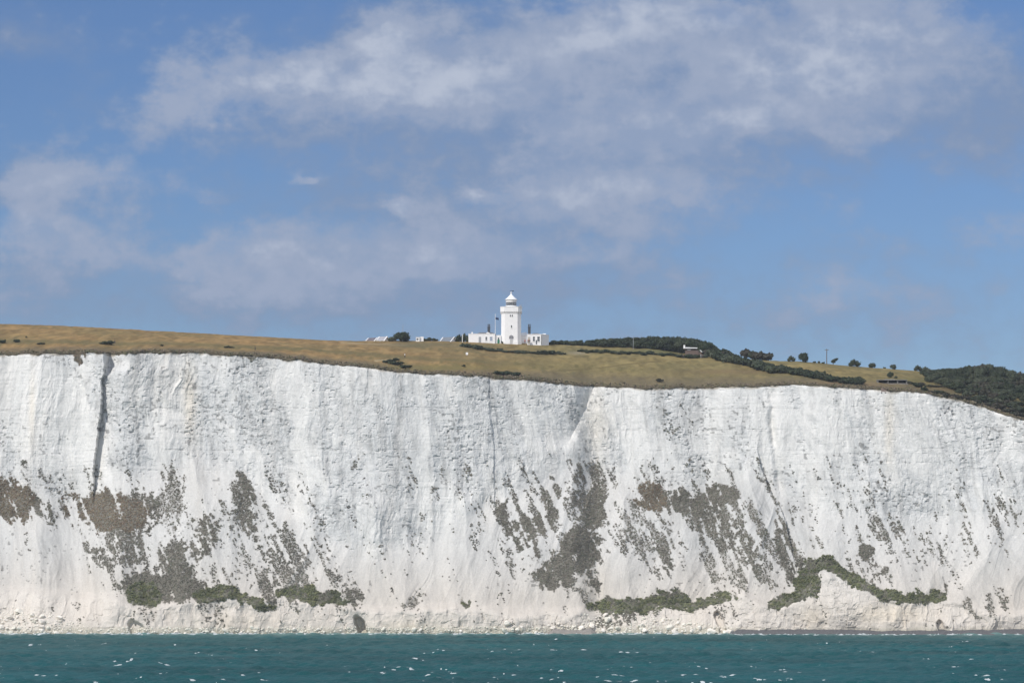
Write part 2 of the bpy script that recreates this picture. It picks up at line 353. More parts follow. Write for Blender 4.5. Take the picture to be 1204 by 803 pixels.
# chalk colour: clean white chalk, grey weathering and painted-in shading, creamy foot, brown soil under scrub
gs = np.clip(.5 + 1.1 * fbm(X / 9, z / 34, 4, 2, .6), 0, 1) * np.clip(.45 + .9 * fbm(X / 40, z / 22, 3, 5), 0, 1)
c_w = np.array([.715, .70, .67]); c_g = np.array([.58, .578, .565]); c_c = np.array([.66, .60, .53])
col = c_w + (c_g - c_w) * (np.clip(gs * .8 + (.75 * np.clip(rough - .3, 0, 1) + .3 * np.clip(fbm(lv / 14, z / 40, 4, 6, .6) * 2, 0, 1)) * up, 0, 1))[..., None]
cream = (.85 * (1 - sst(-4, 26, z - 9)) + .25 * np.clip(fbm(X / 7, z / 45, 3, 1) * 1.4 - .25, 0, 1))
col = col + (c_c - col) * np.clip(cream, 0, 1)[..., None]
for (cx, cy, rx, ry, w) in ((1055, 722, 40, 12, .6), (955, 725, 16, 12, .5), (1020, 722, 14, 10, .4), (280, 730, 60, 10, .3), (480, 735, 40, 8, .4), (700, 690, 20, 30, .3), (222, 470, 8, 45, .5), (38, 480, 4, 40, .4), (700, 500, 18, 40, .3), (1045, 500, 6, 50, .4)):
    w_ = w * np.exp(-((PX - cx) / rx) ** 2 - ((PY - cy) / ry) ** 2)
    col = col + (np.array([.72, .63, .50]) - col) * w_[..., None]
flint_pits = (msk > .3) & (vn(X / .9 + .2 * z, z / .75, 2) > .845 - .05 * up) & (rough > .3) & (vn(X / 5, z / 6, 4) > .38)
col = np.where((flint_pits & (z > 8))[..., None], col * .55, col)  # dark flecks: flints, plus the shade of small pits painted in
gr = np.clip(1.5 * fbm(lv / 1.8, z / 11, 5, 1, .72) * np.clip(gs + .35 + .6 * rough * up, 0, 1.5), -.3, 1)
col = col * (1 - .25 * np.clip(gr, -.15, 1))[..., None]
for zf in (64, 71.5, 79.0, 57):
    w_ = .3 * np.exp(-((zb - zf) / .2) ** 2) * sst(.5, .7, vn(X / 7.1, 0 * z + zf, 3)) * vn(X / 1.1, 0 * z + zf, 4) * up
    col = col * (1 - w_[..., None])
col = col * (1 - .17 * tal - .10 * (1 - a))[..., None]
# wet, algae-dark band at the tide line
tide = 1 - sst(.6, 3.4, z + .7 * fbm(X / 6, z * 0, 3, 2))
col = col + (np.array([.36, .34, .27]) - col) * (tide * .75)[..., None]

# ---- vegetation density on the face (pixel ellipses looked up on the face): cx, cy, rx, ry, rot, density, type
PATCH = [(190, 640, 115, 80, 25, .15, 1), (335, 640, 60, 75, -30, .16, 1), (60, 590, 70, 30, 15, .25, 1), (625, 610, 55, 65, 0, .12, 1), (690, 620, 40, 80, 5, .2, 1), (835, 630, 110, 75, 20, .17, 1), (915, 640, 40, 75, -25, .2, 1), (1020, 640, 60, 50, 20, .05, 1), (1175, 610, 60, 60, 0, .12, 1),(10, 588, 34, 25, 15, .95, 0), (52, 600, 18, 8, 48, .65, 2), (82, 592, 13, 16, 0, .6, 0), (135, 602, 46, 24, 8, .84, 0), (168, 603, 24, 30, 0, .62, 1), (200, 574, 20, 30, 0, .42, 1),
         (150, 642, 34, 24, 45, .55, 1), (118, 655, 24, 10, 42, .55, 1), (195, 692, 55, 17, 4, .82, 2), (170, 697, 22, 13.9, 0, 0.93, 3), (208, 660, 26, 26, 0, .62, 1), (242, 625, 16, 22, 0, .72, 2), (225, 648, 30, 10, -12, .6, 2),
         (252, 698, 28, 9.0, -8, 0.93, 3), (292, 704, 28, 7.4, 18, 0.93, 3), (298, 615, 12, 52, -25, .56, 1), (325, 640, 18, 55, -28, .46, 1), (345, 655, 14, 50, -32, .42, 2), (292, 574, 7, 28, -35, .8, 1), (368, 700, 46, 9.0, 8, 0.93, 3), (410, 706, 17, 14, 0, .75, 2),
         (395, 682, 26, 10, 30, .3, 2), (318, 690, 12, 22, 0, .5, 2), (490, 703, 22, 9, -28, .42, 2), (548, 708, 5, 4.1, 0, 0.74, 3), (455, 640, 5, 25, -20, .2, 1), (600, 608, 14, 24, -10, .66, 1), (620, 632, 15, 34, -8, .64, 1), (641, 607, 12, 28, 0, .6, 1), (648, 572, 15, 15, 0, .5, 1),
         (690, 572, 20, 30, 10, .5, 1), (698, 600, 15, 32, 5, .74, 2), (682, 645, 26, 24, -10, 1.1, 2), (655, 672, 26, 17, -30, .95, 2), (698, 684, 4, 17, -25, .8, 2), (672, 690, 9, 14, 20, .35, 2),
         (766, 586, 22, 16, 10, .85, 0), (802, 592, 34, 15, 12, .70, 1), (848, 584, 24, 14, 5, .74, 1), (842, 618, 24, 36, -38, .58, 1), (872, 640, 13, 48, -30, .56, 1), (757, 625, 26, 44, -20, .38, 1), (782, 655, 13, 28, 0, .5, 2), (845, 672, 46, 22, 20, .3, 2), (880, 605, 10, 40, -35, .4, 1),
         (738, 711, 44, 10.7, -4, 1.02, 3), (788, 706, 22, 11.5, 10, 1.02, 3), (826, 711, 26, 6.6, -14, 0.93, 3), (852, 700, 14, 4.1, 10, 0.79, 3), (728, 725, 30, 10, -25, .7, 2), (924, 645, 11, 42, -16, .6, 2), (935, 672, 12, 24, -10, .55, 2), (908, 580, 6, 40, -22, .35, 1),
         (925, 704, 26, 7.4, -24, 0.98, 3), (952, 680, 13, 24.6, 20, 0.98, 3), (968, 662, 16, 9.8, 0, 0.98, 3), (994, 676, 36, 7.4, 27, 0.98, 3), (1034, 696, 24, 4.9, 22, 0.98, 3), (1072, 702, 42, 6.6, 0, 0.98, 3), (1100, 699, 14, 9.0, 0, 0.84, 3), (1110, 690, 5, 12, 0, .6, 2),
         (1038, 620, 20, 14, 0, .4, 1), (1018, 650, 9, 9, 30, .85, 2), (1036, 667, 8, 8, 0, .55, 2), (1030, 668, 26, 28, 30, .14, 2), (1100, 640, 50, 40, 0, .07, 2), (1180, 600, 24, 26, 0, .3, 1), (1160, 620, 40, 50, 0, .13, 2), (1172, 702, 12, 14, 0, .4, 1), (1150, 715, 26, 10, 20, .3, 2),
         (94, 417, 9, 12, 15, .95, 0), (290, 417, 13, 6, 8, .5, 1), (625, 540, 4, 20, -25, .4, 2), (27, 547, 5, 5, 0, .7, 2), (300, 395, 8, 30, 0, 0, 1), (980, 640, 30, 20, 0, .1, 2), (420, 540, 6, 14, 30, .35, 1), (505, 590, 5, 22, 20, .25, 1), (800, 495, 26, 20, 0, .12, 1), (480, 560, 8, 40, -10, .14, 1), (1000, 560, 40, 40, 0, .06, 1)]
k_ = .38
sk = np.where(PX > 240, .42, .30)
nn = 1.15 * fbm((PX - sk * PY) / 8, PY / 40, 5, 1, .66) + .55 * fbm(PX / 4.2, PY / 3.8, 3, 5, .7)
_q = np.quantile(nn.ravel()[::37], np.linspace(0, 1, 201)); nn = np.interp(nn, _q, np.linspace(0, 1, 201))
DEN = np.where(PY > 545, .022, .0) * np.ones_like(PX); TYP = np.full(PX.shape, 2)
soil = np.zeros_like(PX)
wx = 8 * fbm(PX / 14, PY / 14, 4, 6, .6); wy = 7 * fbm(PX / 14, PY / 14, 4, 2, .6)
for (cx, cy, rx, ry, rot, de, ty) in PATCH:
    th = R(rot); dx = PX - cx + jag * 1.6; dy = PY - cy + jag * 1.2
    dx = dx + wx; dy = dy + wy
    q = np.hypot((dx * math.cos(th) + dy * math.sin(th)) / rx, (-dx * math.sin(th) + dy * math.cos(th)) / ry)
    f = np.minimum(1.1 if ty == 3 else .93, de * 1.12) * (1 - sst(.72, 1.3, q)) ** .8
    TYP = np.where(f > DEN, ty, TYP); DEN = np.maximum(DEN, f)
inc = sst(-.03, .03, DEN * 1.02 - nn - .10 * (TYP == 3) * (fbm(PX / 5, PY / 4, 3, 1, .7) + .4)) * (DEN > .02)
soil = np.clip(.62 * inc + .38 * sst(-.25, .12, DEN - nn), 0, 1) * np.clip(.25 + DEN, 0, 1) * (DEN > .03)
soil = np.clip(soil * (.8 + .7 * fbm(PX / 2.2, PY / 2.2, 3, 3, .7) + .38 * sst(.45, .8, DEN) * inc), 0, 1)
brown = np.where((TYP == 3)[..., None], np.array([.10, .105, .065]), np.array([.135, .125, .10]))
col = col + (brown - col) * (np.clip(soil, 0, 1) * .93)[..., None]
# turf-brown soil weeping over the lip
lip = sst(-1.5, -.2, z - ztop[None] + .9 * fbm(X / 3, z / 3, 3, 2))
col = col + (np.array([.2, .165, .11]) - col) * (lip * .8)[..., None]
# close the cliff behind its edge, under the turf
back = np.stack([X[-1:] * 1, YC[-1:] + 3, (ztop - 1.2)[None]], -1); back2 = np.stack([X[-1:], YC[-1:] + 60, (ztop - 12)[None]], -1)
CV = np.concatenate([np.stack([X, YC, z], -1), back, back2], 0)
colv = np.concatenate([col, col[-1:], col[-1:]], 0)
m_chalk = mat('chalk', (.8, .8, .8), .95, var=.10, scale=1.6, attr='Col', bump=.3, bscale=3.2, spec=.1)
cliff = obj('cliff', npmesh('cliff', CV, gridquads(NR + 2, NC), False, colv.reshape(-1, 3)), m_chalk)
tag(cliff, kind='structure')

# ------------------------------------------------------------------ terrain above the cliff
CREST = [(-2500, 372), (-300, 378), (0, 381), (60, 382.5), (120, 385.5), (200, 390), (300, 395.5), (380, 400), (420, 401), (500, 400.5), (545, 402), (600, 403), (650, 405), (700, 407), (760, 409), (830, 417), (880, 422), (905, 424), (950, 425.5), (1000, 430.5), (1050, 434), (1090, 437), (1130, 439), (1170, 440), (1204, 448), (1300, 470), (3000, 520)]
eys = smooth(edge_y, 41)
ycr = eys + 100
pxc = 602 + F * xs / (ycr * cs + 85 * sn)
zcr = smooth(zat(pl(CREST, pxc), ycr), 61)
def terrain_z(x, y):
    e = np.interp(x, xs, eys); ze = np.interp(x, xs, ztop); zc = np.interp(x, xs, zcr)
    t = (y - e) / 100.0
    tt = np.clip(t, 0, 1)
    s = tt + .07 * np.sin(math.pi * tt)
    bump = .35 * fbm(x / 14, y / 14, 3, 2) * np.sin(math.pi * np.clip(t, 0, 1)) ** .5
    return ze + (zc - ze) * s + bump + np.where(t > 1, (t - 1) * 100 * .012, 0) - np.where(t > 6, (t - 6) * 100 * .03, 0)
txs = np.concatenate([-outer[::-1], np.arange(-XV, XV, .7), outer])
ey_act = np.interp(txs, xs, edge_y)
trow = np.concatenate([[0, 0, .004], np.linspace(.012, 1.15, 130), 1.15 + np.cumsum(np.linspace(.05, 1.4, 26))])
TY = np.interp(txs, xs, eys)[None] + 100 * trow[:, None]
w_ = np.exp(-trow * 40)[:, None]
TY = TY + w_ * (ey_act - np.interp(txs, xs, eys))[None]
TX = txs[None] + 0 * TY
TZ = terrain_z(TX, TY) + .12 * fbm(TX / 1.7, TY / 1.7, 2, 4)
TY[0] -= .35; TY[1] -= .5; TY[2] -= .1
TZ[0] -= .75 + .5 * fbm(TX[0] / 1.6, TX[0] * 0, 3, 1); TZ[1] -= .05
TPX, TPY = topx(TX, TY, TZ)
tt = trow[:, None] + 0 * TX
straw = np.array([.27, .215, .105]); green = np.array([.15, .138, .075]); scr = np.array([.135, .118, .095]); pink = np.array([.29, .195, .098])
n1 = fbm(TX / 26, TY / 30, 5, 1, .65); n2 = fbm(TX / 4, TY / 13, 5, 3, .72); n3 = fbm(TX / 60, TY / 22, 3, 6)
fy = sst(560, 680, TPX)[..., None]
tcol = pink * (1 - fy) + straw * fy
gm = np.clip(.32 + .9 * n1 + .25 * fy[..., 0], 0, 1) * .75
tcol = tcol + (green - tcol) * gm[..., None]
tcol = tcol * np.clip(1 + .42 * n2 + .30 * fbm(TX / 1.6, TY / 6, 2, 6), .5, 1.5)[..., None]
tuft = sst(.62, .78, vn(TX / 1.6, TY / 4.5, 5)) * sst(.35, .7, vn(TX / 13, TY / 9, 6))
tcol = tcol + (np.array([.13, .12, .06]) - tcol) * (.6 * tuft)[..., None]
band = np.exp(-((tt - .30 - .06 * n3) / .07) ** 2) * (.8 - .5 * fy[..., 0])
tcol = tcol + (green * .9 - tcol) * np.clip(band * .9, 0, 1)[..., None]
ed = 1 - sst(.06, .19 + .12 * fy[..., 0], tt + .05 * n1 + .03 * n2)
tcol = tcol + (scr - tcol) * (ed * .7)[..., None]
# worn footpaths
def tpath(pts, w, c, k):
    global tcol
    p = np.array(pts, float); q = np.interp(TPX, p[:, 0], p[:, 1], left=-99, right=-99)
    f = k * np.exp(-((TPY - q + .5 * n2) / w) ** 2); tcol = tcol + (np.array(c) - tcol) * f[..., None]
tpath([(660, 436), (705, 433), (740, 428), (775, 424.5)], .9, (.14, .115, .06), .8)
tpath([(470, 419.5), (540, 418.5), (580, 417), (620, 416.5)], .6, (.17, .14, .08), .7)
tpath([(400, 403), (440, 404.5), (480, 406)], .8, (.42, .34, .25), .6)
tpath([(440, 424.5), (455, 423), (470, 421.5)], .6, (.5, .42, .32), .7)
for (cx, cy, rx, ry, c) in ((490, 406, 45, 3.5, (.13, .125, .08)), (560, 407, 30, 3, (.15, .14, .08)), (760, 413, 90, 2.5, (.12, .13, .07)), (860, 437, 60, 3, (.2, .15, .09)), (520, 432, 90, 4, (.19, .165, .07)), (985, 452, 60, 3, (.22, .155, .1)), (1080, 447, 40, 3, (.14, .13, .06)), (1150, 455, 60, 14, (.08, .085, .04)), (1110, 458, 30, 5, (.14, .105, .065)), (680, 415, 12, 2, (.3, .27, .22))):
    f = .8 * np.exp(-((TPX - cx) / rx) ** 2 - ((TPY - cy + .6 * n2) / ry) ** 2); tcol = tcol + (np.array(c) - tcol) * f[..., None]
tcol[:2] = scr * .9
tcol = np.clip(tcol * np.array([.88, .84, .70]), .02, .6)
m_grass = mat('dry_grass', (.3, .2, .1), .95, var=.22, scale=.9, attr='Col', bump=.6, bscale=1.3, spec=.1)
tag(obj('terrain', npmesh('terrain', np.stack([TX, TY, TZ], -1), gridquads(len(trow), len(txs)), True, tcol.reshape(-1, 3)), m_grass), kind='structure')

def ground(px, py):
    """point of the slope seen at a pixel"""
    ys = np.linspace(980, 1150, 1400)
    z = np.full(ys.shape, 95.0)
    for _ in range(3):
        x = xat(px, ys, z); z = terrain_z(x, ys)
    ok = (ys - np.interp(x, xs, eys)) > .5
    qx, qy = topx(x, ys, z)
    hit = np.where(ok & (qy <= py))[0]
    i = hit[0] if len(hit) else np.where(ok, qy, 1e9).argmin()
    return Vector((float(x[i]), float(ys[i]), float(z[i])))
def beyond(px, t):
    """point of the ground at column px, t metres behind the cliff edge"""
    z = 100.0; y = 1100.0
    for _ in range(4):
        x = float(xat(px, y, z)); y = float(np.interp(x, xs, eys)) + t; z = float(terrain_z(np.array(x), np.array(y)))
    return Vector((x, y, z))

# ------------------------------------------------------------------ sea
sy = np.concatenate([np.linspace(-400, 380, 40), 380 + np.cumsum(np.linspace(4, 1.1, 60)), ])
sy = np.concatenate([sy, np.arange(sy[-1] + 1.1, 1035, 1.1), np.array([1060, 1120, 1300, 1800, 3000])])
sx = np.concatenate([np.linspace(-1600, -215, 60), np.arange(-214, 214.1, .8), np.linspace(215, 1600, 60)])
SX, SY = np.meshgrid(sx, sy)
wr = np.random.default_rng(9)
waves = []
for i in range(46):
    lam = 2.4 * (4.2 ** wr.random()); th = R(215 + 45 * wr.standard_normal())
    waves.append((2 * math.pi / lam * math.cos(th), 2 * math.pi / lam * math.sin(th), wr.random() * 6.28, .0072 * lam))
def wave(x, y):
    s = 0
    for (kx, ky, ph, am) in waves: s = s + am * np.sin(kx * x + ky * y + ph)
    return s * (1 + .5 * fbm(x / 60, y / 60, 2, 1)) + .05 * fbm(x / 1.6, y / 2.2, 2, 3)
damp = (1 - sst(190, 260, np.abs(SX))) * sst(330, 430, SY) * (1 - sst(1035, 1100, SY))
SZ = wave(SX, SY) * damp
shore = np.interp(SX, xs, ybase) - SY
scol = np.array([.003, .064, .070]) + 0 * SX[..., None]
pt = np.clip(.5 + .9 * fbm(SX / 60, SY / 26, 4, 2, .6), 0, 1)
scol = scol * (.72 + .5 * pt)[..., None]
milk = np.exp(-np.maximum(shore, 0) / (26 + 14 * fbm(SX / 30, SY * 0, 3, 4)))
scol = scol + (np.array([.20, .30, .28]) - scol) * (milk * .75)[..., None]
m_sea = mat('sea_water', (.02, .08, .1), .45, attr='Col', bump=.0, spec=.07)
t = m_sea.node_tree; bs = t.nodes['Principled BSDF']; bs.inputs['IOR'].default_value = 1.33
tco = t.nodes.new('ShaderNodeTexCoord'); mp = t.nodes.new('ShaderNodeMapping'); mp.inputs['Scale'].default_value = (1, .8, 1); t.links.new(tco.outputs['Object'], mp.inputs[0])
n = t.nodes.new('ShaderNodeTexNoise'); n.inputs['Scale'].default_value = 1.1; n.inputs['Detail'].default_value = 4; t.links.new(mp.outputs[0], n.inputs[0])
bp = t.nodes.new('ShaderNodeBump'); bp.inputs['Strength'].default_value = .8; bp.inputs['Distance'].default_value = .35; t.links.new(n.outputs[0], bp.inputs['Height']); t.links.new(bp.outputs[0], bs.inputs['Normal'])
tag(obj('sea', npmesh('sea', np.stack([SX, SY, SZ], -1), gridquads(len(sy), len(sx)), True, scol.reshape(-1, 3)), m_sea), kind='structure')

m_foam = mat('foam', (.48, .52, .53), .9, var=.08, scale=2)
def foam(name, spots, label):
    V_, T_ = [], []
    for (x, y, lx, ly, h) in spots:
        n_ = 9; zc_ = float(wave(np.array(x), np.array(y))); o = len(V_)
        V_.append((x, y, zc_ + h))
        for k in range(n_):
            a = 2 * math.pi * k / n_; rr_ = random.uniform(.55, 1.15)
            xx = x + lx * rr_ * math.cos(a); yy_ = y + ly * rr_ * math.sin(a)
            V_.append((xx, yy_, float(wave(np.array(xx), np.array(yy_))) - .02))
        for k in range(n_): T_.append((o, o + 1 + k, o + 1 + (k + 1) % n_))
    ob = obj(name, npmesh(name, V_, np.zeros((0, 4), int), True, None, T_), m_foam)
    return tag(ob, label, 'foam', kind='stuff')
sp_ = []
for i in range(330):
    py = 749 + 56 * random.random() ** .8; px = random.uniform(-60, 1264)
    dy = (401.5 - py) / F; y = CAMZ / -((sn + dy * cs) / (cs - dy * sn)); x = float(xat(px, y, 0))
    big = random.random() ** 4
    for k in range(random.randint(1, 2 + int(5 * big))):
        sp_.append((x + random.gauss(0, .7 + 1.6 * big), y + random.gauss(0, 1.2), .12 + 1.0 * big * random.random() + .25 * random.random(), .3 + 1.5 * random.random(), .04 + .2 * big * random.random()))
foam('whitecaps', sp_, 'small white wave crests breaking all over the teal sea')
sp_ = []
for px in np.arange(-40, 1250, .8):
    g_ = float(vn(np.array(px / 40.), np.array(.3), 2)); amt = .15 + .75 * max(0, g_ - .25)
    if 120 < px < 300: amt += .35
    if random.random() < amt:
        yb = float(np.interp((px - 602) / F * 1000, xs, ybase)); y = yb - random.uniform(1, 11) - (9 if px > 850 else 0); x = float(xat(px, y, 0))
        sp_.append((x, y, random.uniform(.3, 1.3), random.uniform(.5, 2.4), random.uniform(.08, .42)))
foam('surf', sp_, 'thin line of white surf along the foot of the chalk cliff')

# ------------------------------------------------------------------ foreshore: shingle beach and rock platform
def strip(name, p0, p1, z0, z1, dep, m, label=None, seed=0):
    pxs = np.linspace(p0, p1, int((p1 - p0) * 1.2)); q = np.linspace(0, 1, 9)
    bx = (pxs - 602) / F * 1000.0; yb = np.interp(bx, xs, ybase)
    fade = np.minimum(1, np.minimum(pxs - p0, p1 - pxs) / 14 + .05)
    Q, B = np.meshgrid(q, bx, indexing='ij')
    Yq = yb[None] + 4 - (dep * (1 - Q)) * (1 + .25 * fbm(B / 8, B * 0, 3, seed))
    Xq = B * (Yq / 1000.0)
    Zq = (z0 + (z1 - z0) * Q ** .8) * 1.0 + .22 * fbm(B / 2.2, Q * 5, 3, seed + 1); Zq = -1 + (Zq + 1) * fade[None]
    return obj(name, npmesh(name, np.stack([Xq, Yq, Zq], -1), gridquads(9, len(pxs)), True), m)
m_shingle = mat('shingle', (.11, .11, .115), .9, var=.45, scale=1.5, bump=.8, bscale=2)
tag(strip('shingle_beach', 852, 1300, -.6, 2.0, 15, m_shingle), kind='structure')
tag(strip('rock_platform', 636, 708, -.6, 2.1, 14, mat('wet_rock', (.27, .25, .23), .8, var=.3, scale=.8, bump=.8), seed=3), kind='structure')

# ------------------------------------------------------------------ leaf clumps
m_leaf = {}
def leafmat(name, c, var=.3, rnd=0):
    m_leaf[name] = mat('leaf_' + name, c, .7, var=var, scale=.9, rnd=rnd, spec=.2); return m_leaf[name]
def quads_at(pos, nrm, size, rg_):
    n_ = len(pos); nrm = nrm / np.linalg.norm(nrm, axis=1, keepdims=True)
    t_ = np.cross(nrm, rg_.standard_normal((n_, 3))); t_ /= np.linalg.norm(t_, axis=1, keepdims=True); b_ = np.cross(nrm, t_)
    s_ = size[:, None]; w = (.6 + .5 * rg_.random((n_, 1)))
    V_ = np.stack([pos - t_ * s_ - b_ * s_ * w * .5, pos + t_ * s_ * .3 - b_ * s_ * w, pos + t_ * s_ + b_ * s_ * w * .4, pos - t_ * s_ * .4 + b_ * s_ * w], 1)
    return V_.reshape(-1, 3), np.arange(n_ * 4).reshape(-1, 4)
# scrub on the cliff face
_mix = (TYP == 3) & (fbm(PX / 7, PY / 5, 4, 2, .65) > .10); TYP = np.where(_mix, 2, TYP)
DEN = np.where(_mix, DEN * .8, DEN)
# vertex normals approx -y, sloping up
yi, xi = np.nonzero((inc > .45) & (np.abs(X) < 195) & (z > 2.0))
wgt = np.clip(DEN[yi, xi], .1, 1)
def scrub(name, types, every, rmin, rmax, leaf, cols, label, nleaf):
    sel = np.isin(TYP[yi, xi], types); a, b_ = yi[sel], xi[sel]
    dens = 1 / every * np.where(DEN[a, b_] > .5, 1, .75)
    keep = rng.random(len(a)) < dens; a, b_ = a[keep], b_[keep]
    n_ = len(a); base = np.stack([X[a, b_], YC[a, b_], z[a, b_]], 1)
    rad = rmin + (rmax - rmin) * rng.random(n_) ** 2
    dirs = rng.standard_normal((n_, nleaf, 3)); dirs /= np.linalg.norm(dirs, axis=2, keepdims=True)
    dirs[..., 1] = -np.abs(dirs[..., 1]) * .8; dirs[..., 2] = np.abs(dirs[..., 2]) * np.where(rng.random((n_, nleaf)) < .8, 1, -.5)
    pos = base[:, None] + dirs * (rad[:, None] * (.55 + .5 * rng.random((n_, nleaf))))[..., None] * np.array([1.1, .8, .85])
    nr = .6 * dirs + np.array([-.25, -.85, .6]) + .45 * rng.standard_normal(dirs.shape)
    V_, Q_ = quads_at(pos.reshape(-1, 3), nr.reshape(-1, 3), (leaf * (.6 + .8 * rng.random(n_ * nleaf))), rng)
    ci = np.array(cols); tcl = ci[rng.integers(0, len(ci), n_)] * (.75 + .5 * rng.random((n_, 1)))
    big = fbm(base[:, 0] / 7, base[:, 2] / 6, 3, 4)[:, None]
    tcl = tcl * (1 + .35 * big)
    cl = np.repeat(tcl, nleaf * 4, 0)
    o = obj(name, npmesh(name, V_, Q_, False, np.clip(cl * 1.34, .01, .5)), mat(name, (.1, .1, .1), .85, var=.2, scale=.8, attr='Col', spec=.15))
    tag(o, label, 'scrub', kind='stuff'); return n_
NS = [scrub('brown_scrub', [0], 2.6, .10, .36, .17, [(.145, .115, .08), (.165, .135, .098), (.13, .115, .08), (.14, .105, .078)], 'brown heathery scrub patches on the upper chalk slopes', 9),
      scrub('grey_scrub', [1, 2], 2.6, .10, .36, .16, [(.135, .122, .10), (.12, .112, .092), (.155, .14, .118), (.105, .108, .08)], 'dark grey-green scrub scattered down the white chalk slopes', 9),
      scrub('ledge_scrub', [3], 3, .18, .8, .21, [(.10, .108, .055), (.085, .094, .055), (.12, .12, .065), (.08, .085, .055)], 'bands of olive green scrub growing along the low cliff ledges', 12)]
print('scrub clumps', NS)
# ragged turf tufts hanging along the cliff edge
ne = 2600
ex = rng.uniform(-200, 205, ne); eo = np.abs(rng.standard_normal(ne)) * 2.2
ey = np.interp(ex, xs, edge_y) + eo - .5; ez = terrain_z(ex, np.maximum(ey, np.interp(ex, xs, eys))) - .1 - .5 * (eo < .6) * rng.random(ne)
bse = np.stack([ex, ey, ez], 1); nl = 9
dr = rng.standard_normal((ne, nl, 3)); dr /= np.linalg.norm(dr, axis=2, keepdims=True); dr[..., 2] = np.abs(dr[..., 2]); 
hgt = (.25 + .5 * rng.random(ne) * np.clip(.6 + fbm(ex / 9, ex * 0, 3, 3), .15, 2))
pos = bse[:, None] + dr * hgt[:, None, None] * np.array([1.3, 1.3, .9])
V_, Q_ = quads_at(pos.reshape(-1, 3), (dr + .6 * rng.standard_normal(dr.shape)).reshape(-1, 3), .22 * (.6 + .8 * rng.random(ne * nl)), rng)
cc = np.array([(.19, .16, .11), (.15, .14, .09), (.22, .18, .13), (.14, .14, .075), (.18, .14, .11)])[rng.integers(0, 5, ne)]
tag(obj('edge_turf', npmesh('edge_turf', V_, Q_, False, np.repeat(cc, nl * 4, 0)), mat('edge_turf', (.1, .1, .1), .9, attr='Col', spec=.1)), 'ragged brown turf and scrub overhanging the cliff edge', 'turf', kind='stuff')

# ------------------------------------------------------------------ trees and bushes
def crown_mesh(name, lobes, nleaf, size, seed, flat=.0):
    r = np.random.default_rng(seed); lob = np.array(lobes, float)      # x, y, z, rx, ry, rz
    wt = lob[:, 3] * lob[:, 5]; k = r.choice(len(lob), nleaf, p=wt / wt.sum())
    dr = r.standard_normal((nleaf, 3)); dr[:, 2] += .35; dr /= np.linalg.norm(dr, axis=1, keepdims=True)
    rad = np.where(r.random(nleaf) < .8, .82 + .26 * r.random(nleaf), .5 + .4 * r.random(nleaf))
    lump = 1 + .42 * fbm(dr[:, 0] * 2.3 + k * 3.1, dr[:, 2] * 2.3 + dr[:, 1], 2, seed)
    pos = lob[k, :3] + dr * lob[k, 3:] * (rad * lump)[:, None]
    ok = pos[:, 2] > flat; pos = pos[ok]; dr = dr[ok]
    V_, Q_ = quads_at(pos, dr + .55 * r.standard_normal(dr.shape), size * (.6 + .8 * r.random(len(pos))), r)
    for q in lob:                                                   # dense inner twigwork
        nu, nv_ = 8, 5; o = len(V_); vv = []
        for j in range(nv_ + 1):
            for i in range(nu):
                a = 2 * math.pi * i / nu; b_ = -math.pi / 2 + math.pi * j / nv_
                vv.append((q[0] + .74 * q[3] * math.cos(a) * math.cos(b_), q[1] + .74 * q[4] * math.sin(a) * math.cos(b_), max(flat, q[2] + .74 * q[5] * math.sin(b_))))
        V_ = np.concatenate([V_, np.array(vv)]); 
        Q_ = np.concatenate([Q_, np.array([(o + j * nu + i, o + j * nu + (i + 1) % nu, o + (j + 1) * nu + (i + 1) % nu, o + (j + 1) * nu + i) for j in range(nv_) for i in range(nu)])])
    return npmesh(name, V_, Q_, False)
def rand_lobes(seed, n_, R_, H, z0, lean=0):
    r = random.Random(seed); out = []
    for i in range(n_):
        a = r.uniform(0, 6.28); q = R_ * math.sqrt(r.random()) * .78; zz = z0 + H * r.random() * (1 - .55 * q / R_)
        s = R_ * r.uniform(.30, .5)
        out.append((q * math.cos(a) + lean * (zz - z0) / H, q * math.sin(a), zz, s * r.uniform(.9, 1.3), s, s * r.uniform(.7, .95)))
    return out
# unit-size prototypes: trees about 6 m tall, bushes about 2 m
leafmat('tree', (.036, .050, .026), .4, .28); leafmat('thorn', (.048, .060, .034), .4, .28); leafmat('pale', (.075, .088, .055), .3, .2); leafmat('russet', (.062, .058, .042), .3, .15)
m_bark = mat('bark', (.14, .11, .085), .95, var=.3, scale=3, bump=.6)
crowns = [crown_mesh('crown', rand_lobes(20 + i, 15, 3.1, 3.4, 1.5, (0, 0, .6, 1.0, -.4)[i]), 2500, .22, 40 + i, .15) for i in range(5)]
low_ = [crown_mesh('crown', rand_lobes(120 + i, 14, 3.1, 2.6, .7, (.9, .4, -.3)[i]), 2200, .22, 140 + i, .0) for i in range(3)]
lean_crown = crown_mesh('crown', [(.2, 0, 2.6, 1.2, 1.1, .8), (1.2, .1, 3.2, 1.3, 1.1, .8), (2.2, 0, 3.7, 1.2, 1, .6), (3.0, 0, 3.9, .8, .8, .45), (-.5, 0, 2.1, .9, .9, .7), (.6, .3, 2.0, 1.1, 1, .6)], 1500, .22, 71, 1.1)
bushes_ = [crown_mesh('bush', rand_lobes(60 + i, 8, 1.35, .75, .55, (0, .3, -.2, .5)[i]), 800, .17, 80 + i, .0) for i in range(4)]
hedge_ = [crown_mesh('bush', [(x_ * .8, random.uniform(-.3, .3), .5 + .2 * random.random(), .8, .7, .5 + .3 * random.random()) for x_ in range(-3, 4)], 1100, .17, 90 + i, .0) for i in range(2)]
tm = MB(); tm.tube((0, 0, -1), (.1, 0, 1.4), .3, .22); tm.tube((.1, 0, 1.3), (.2, .1, 2.8), .22, .12)
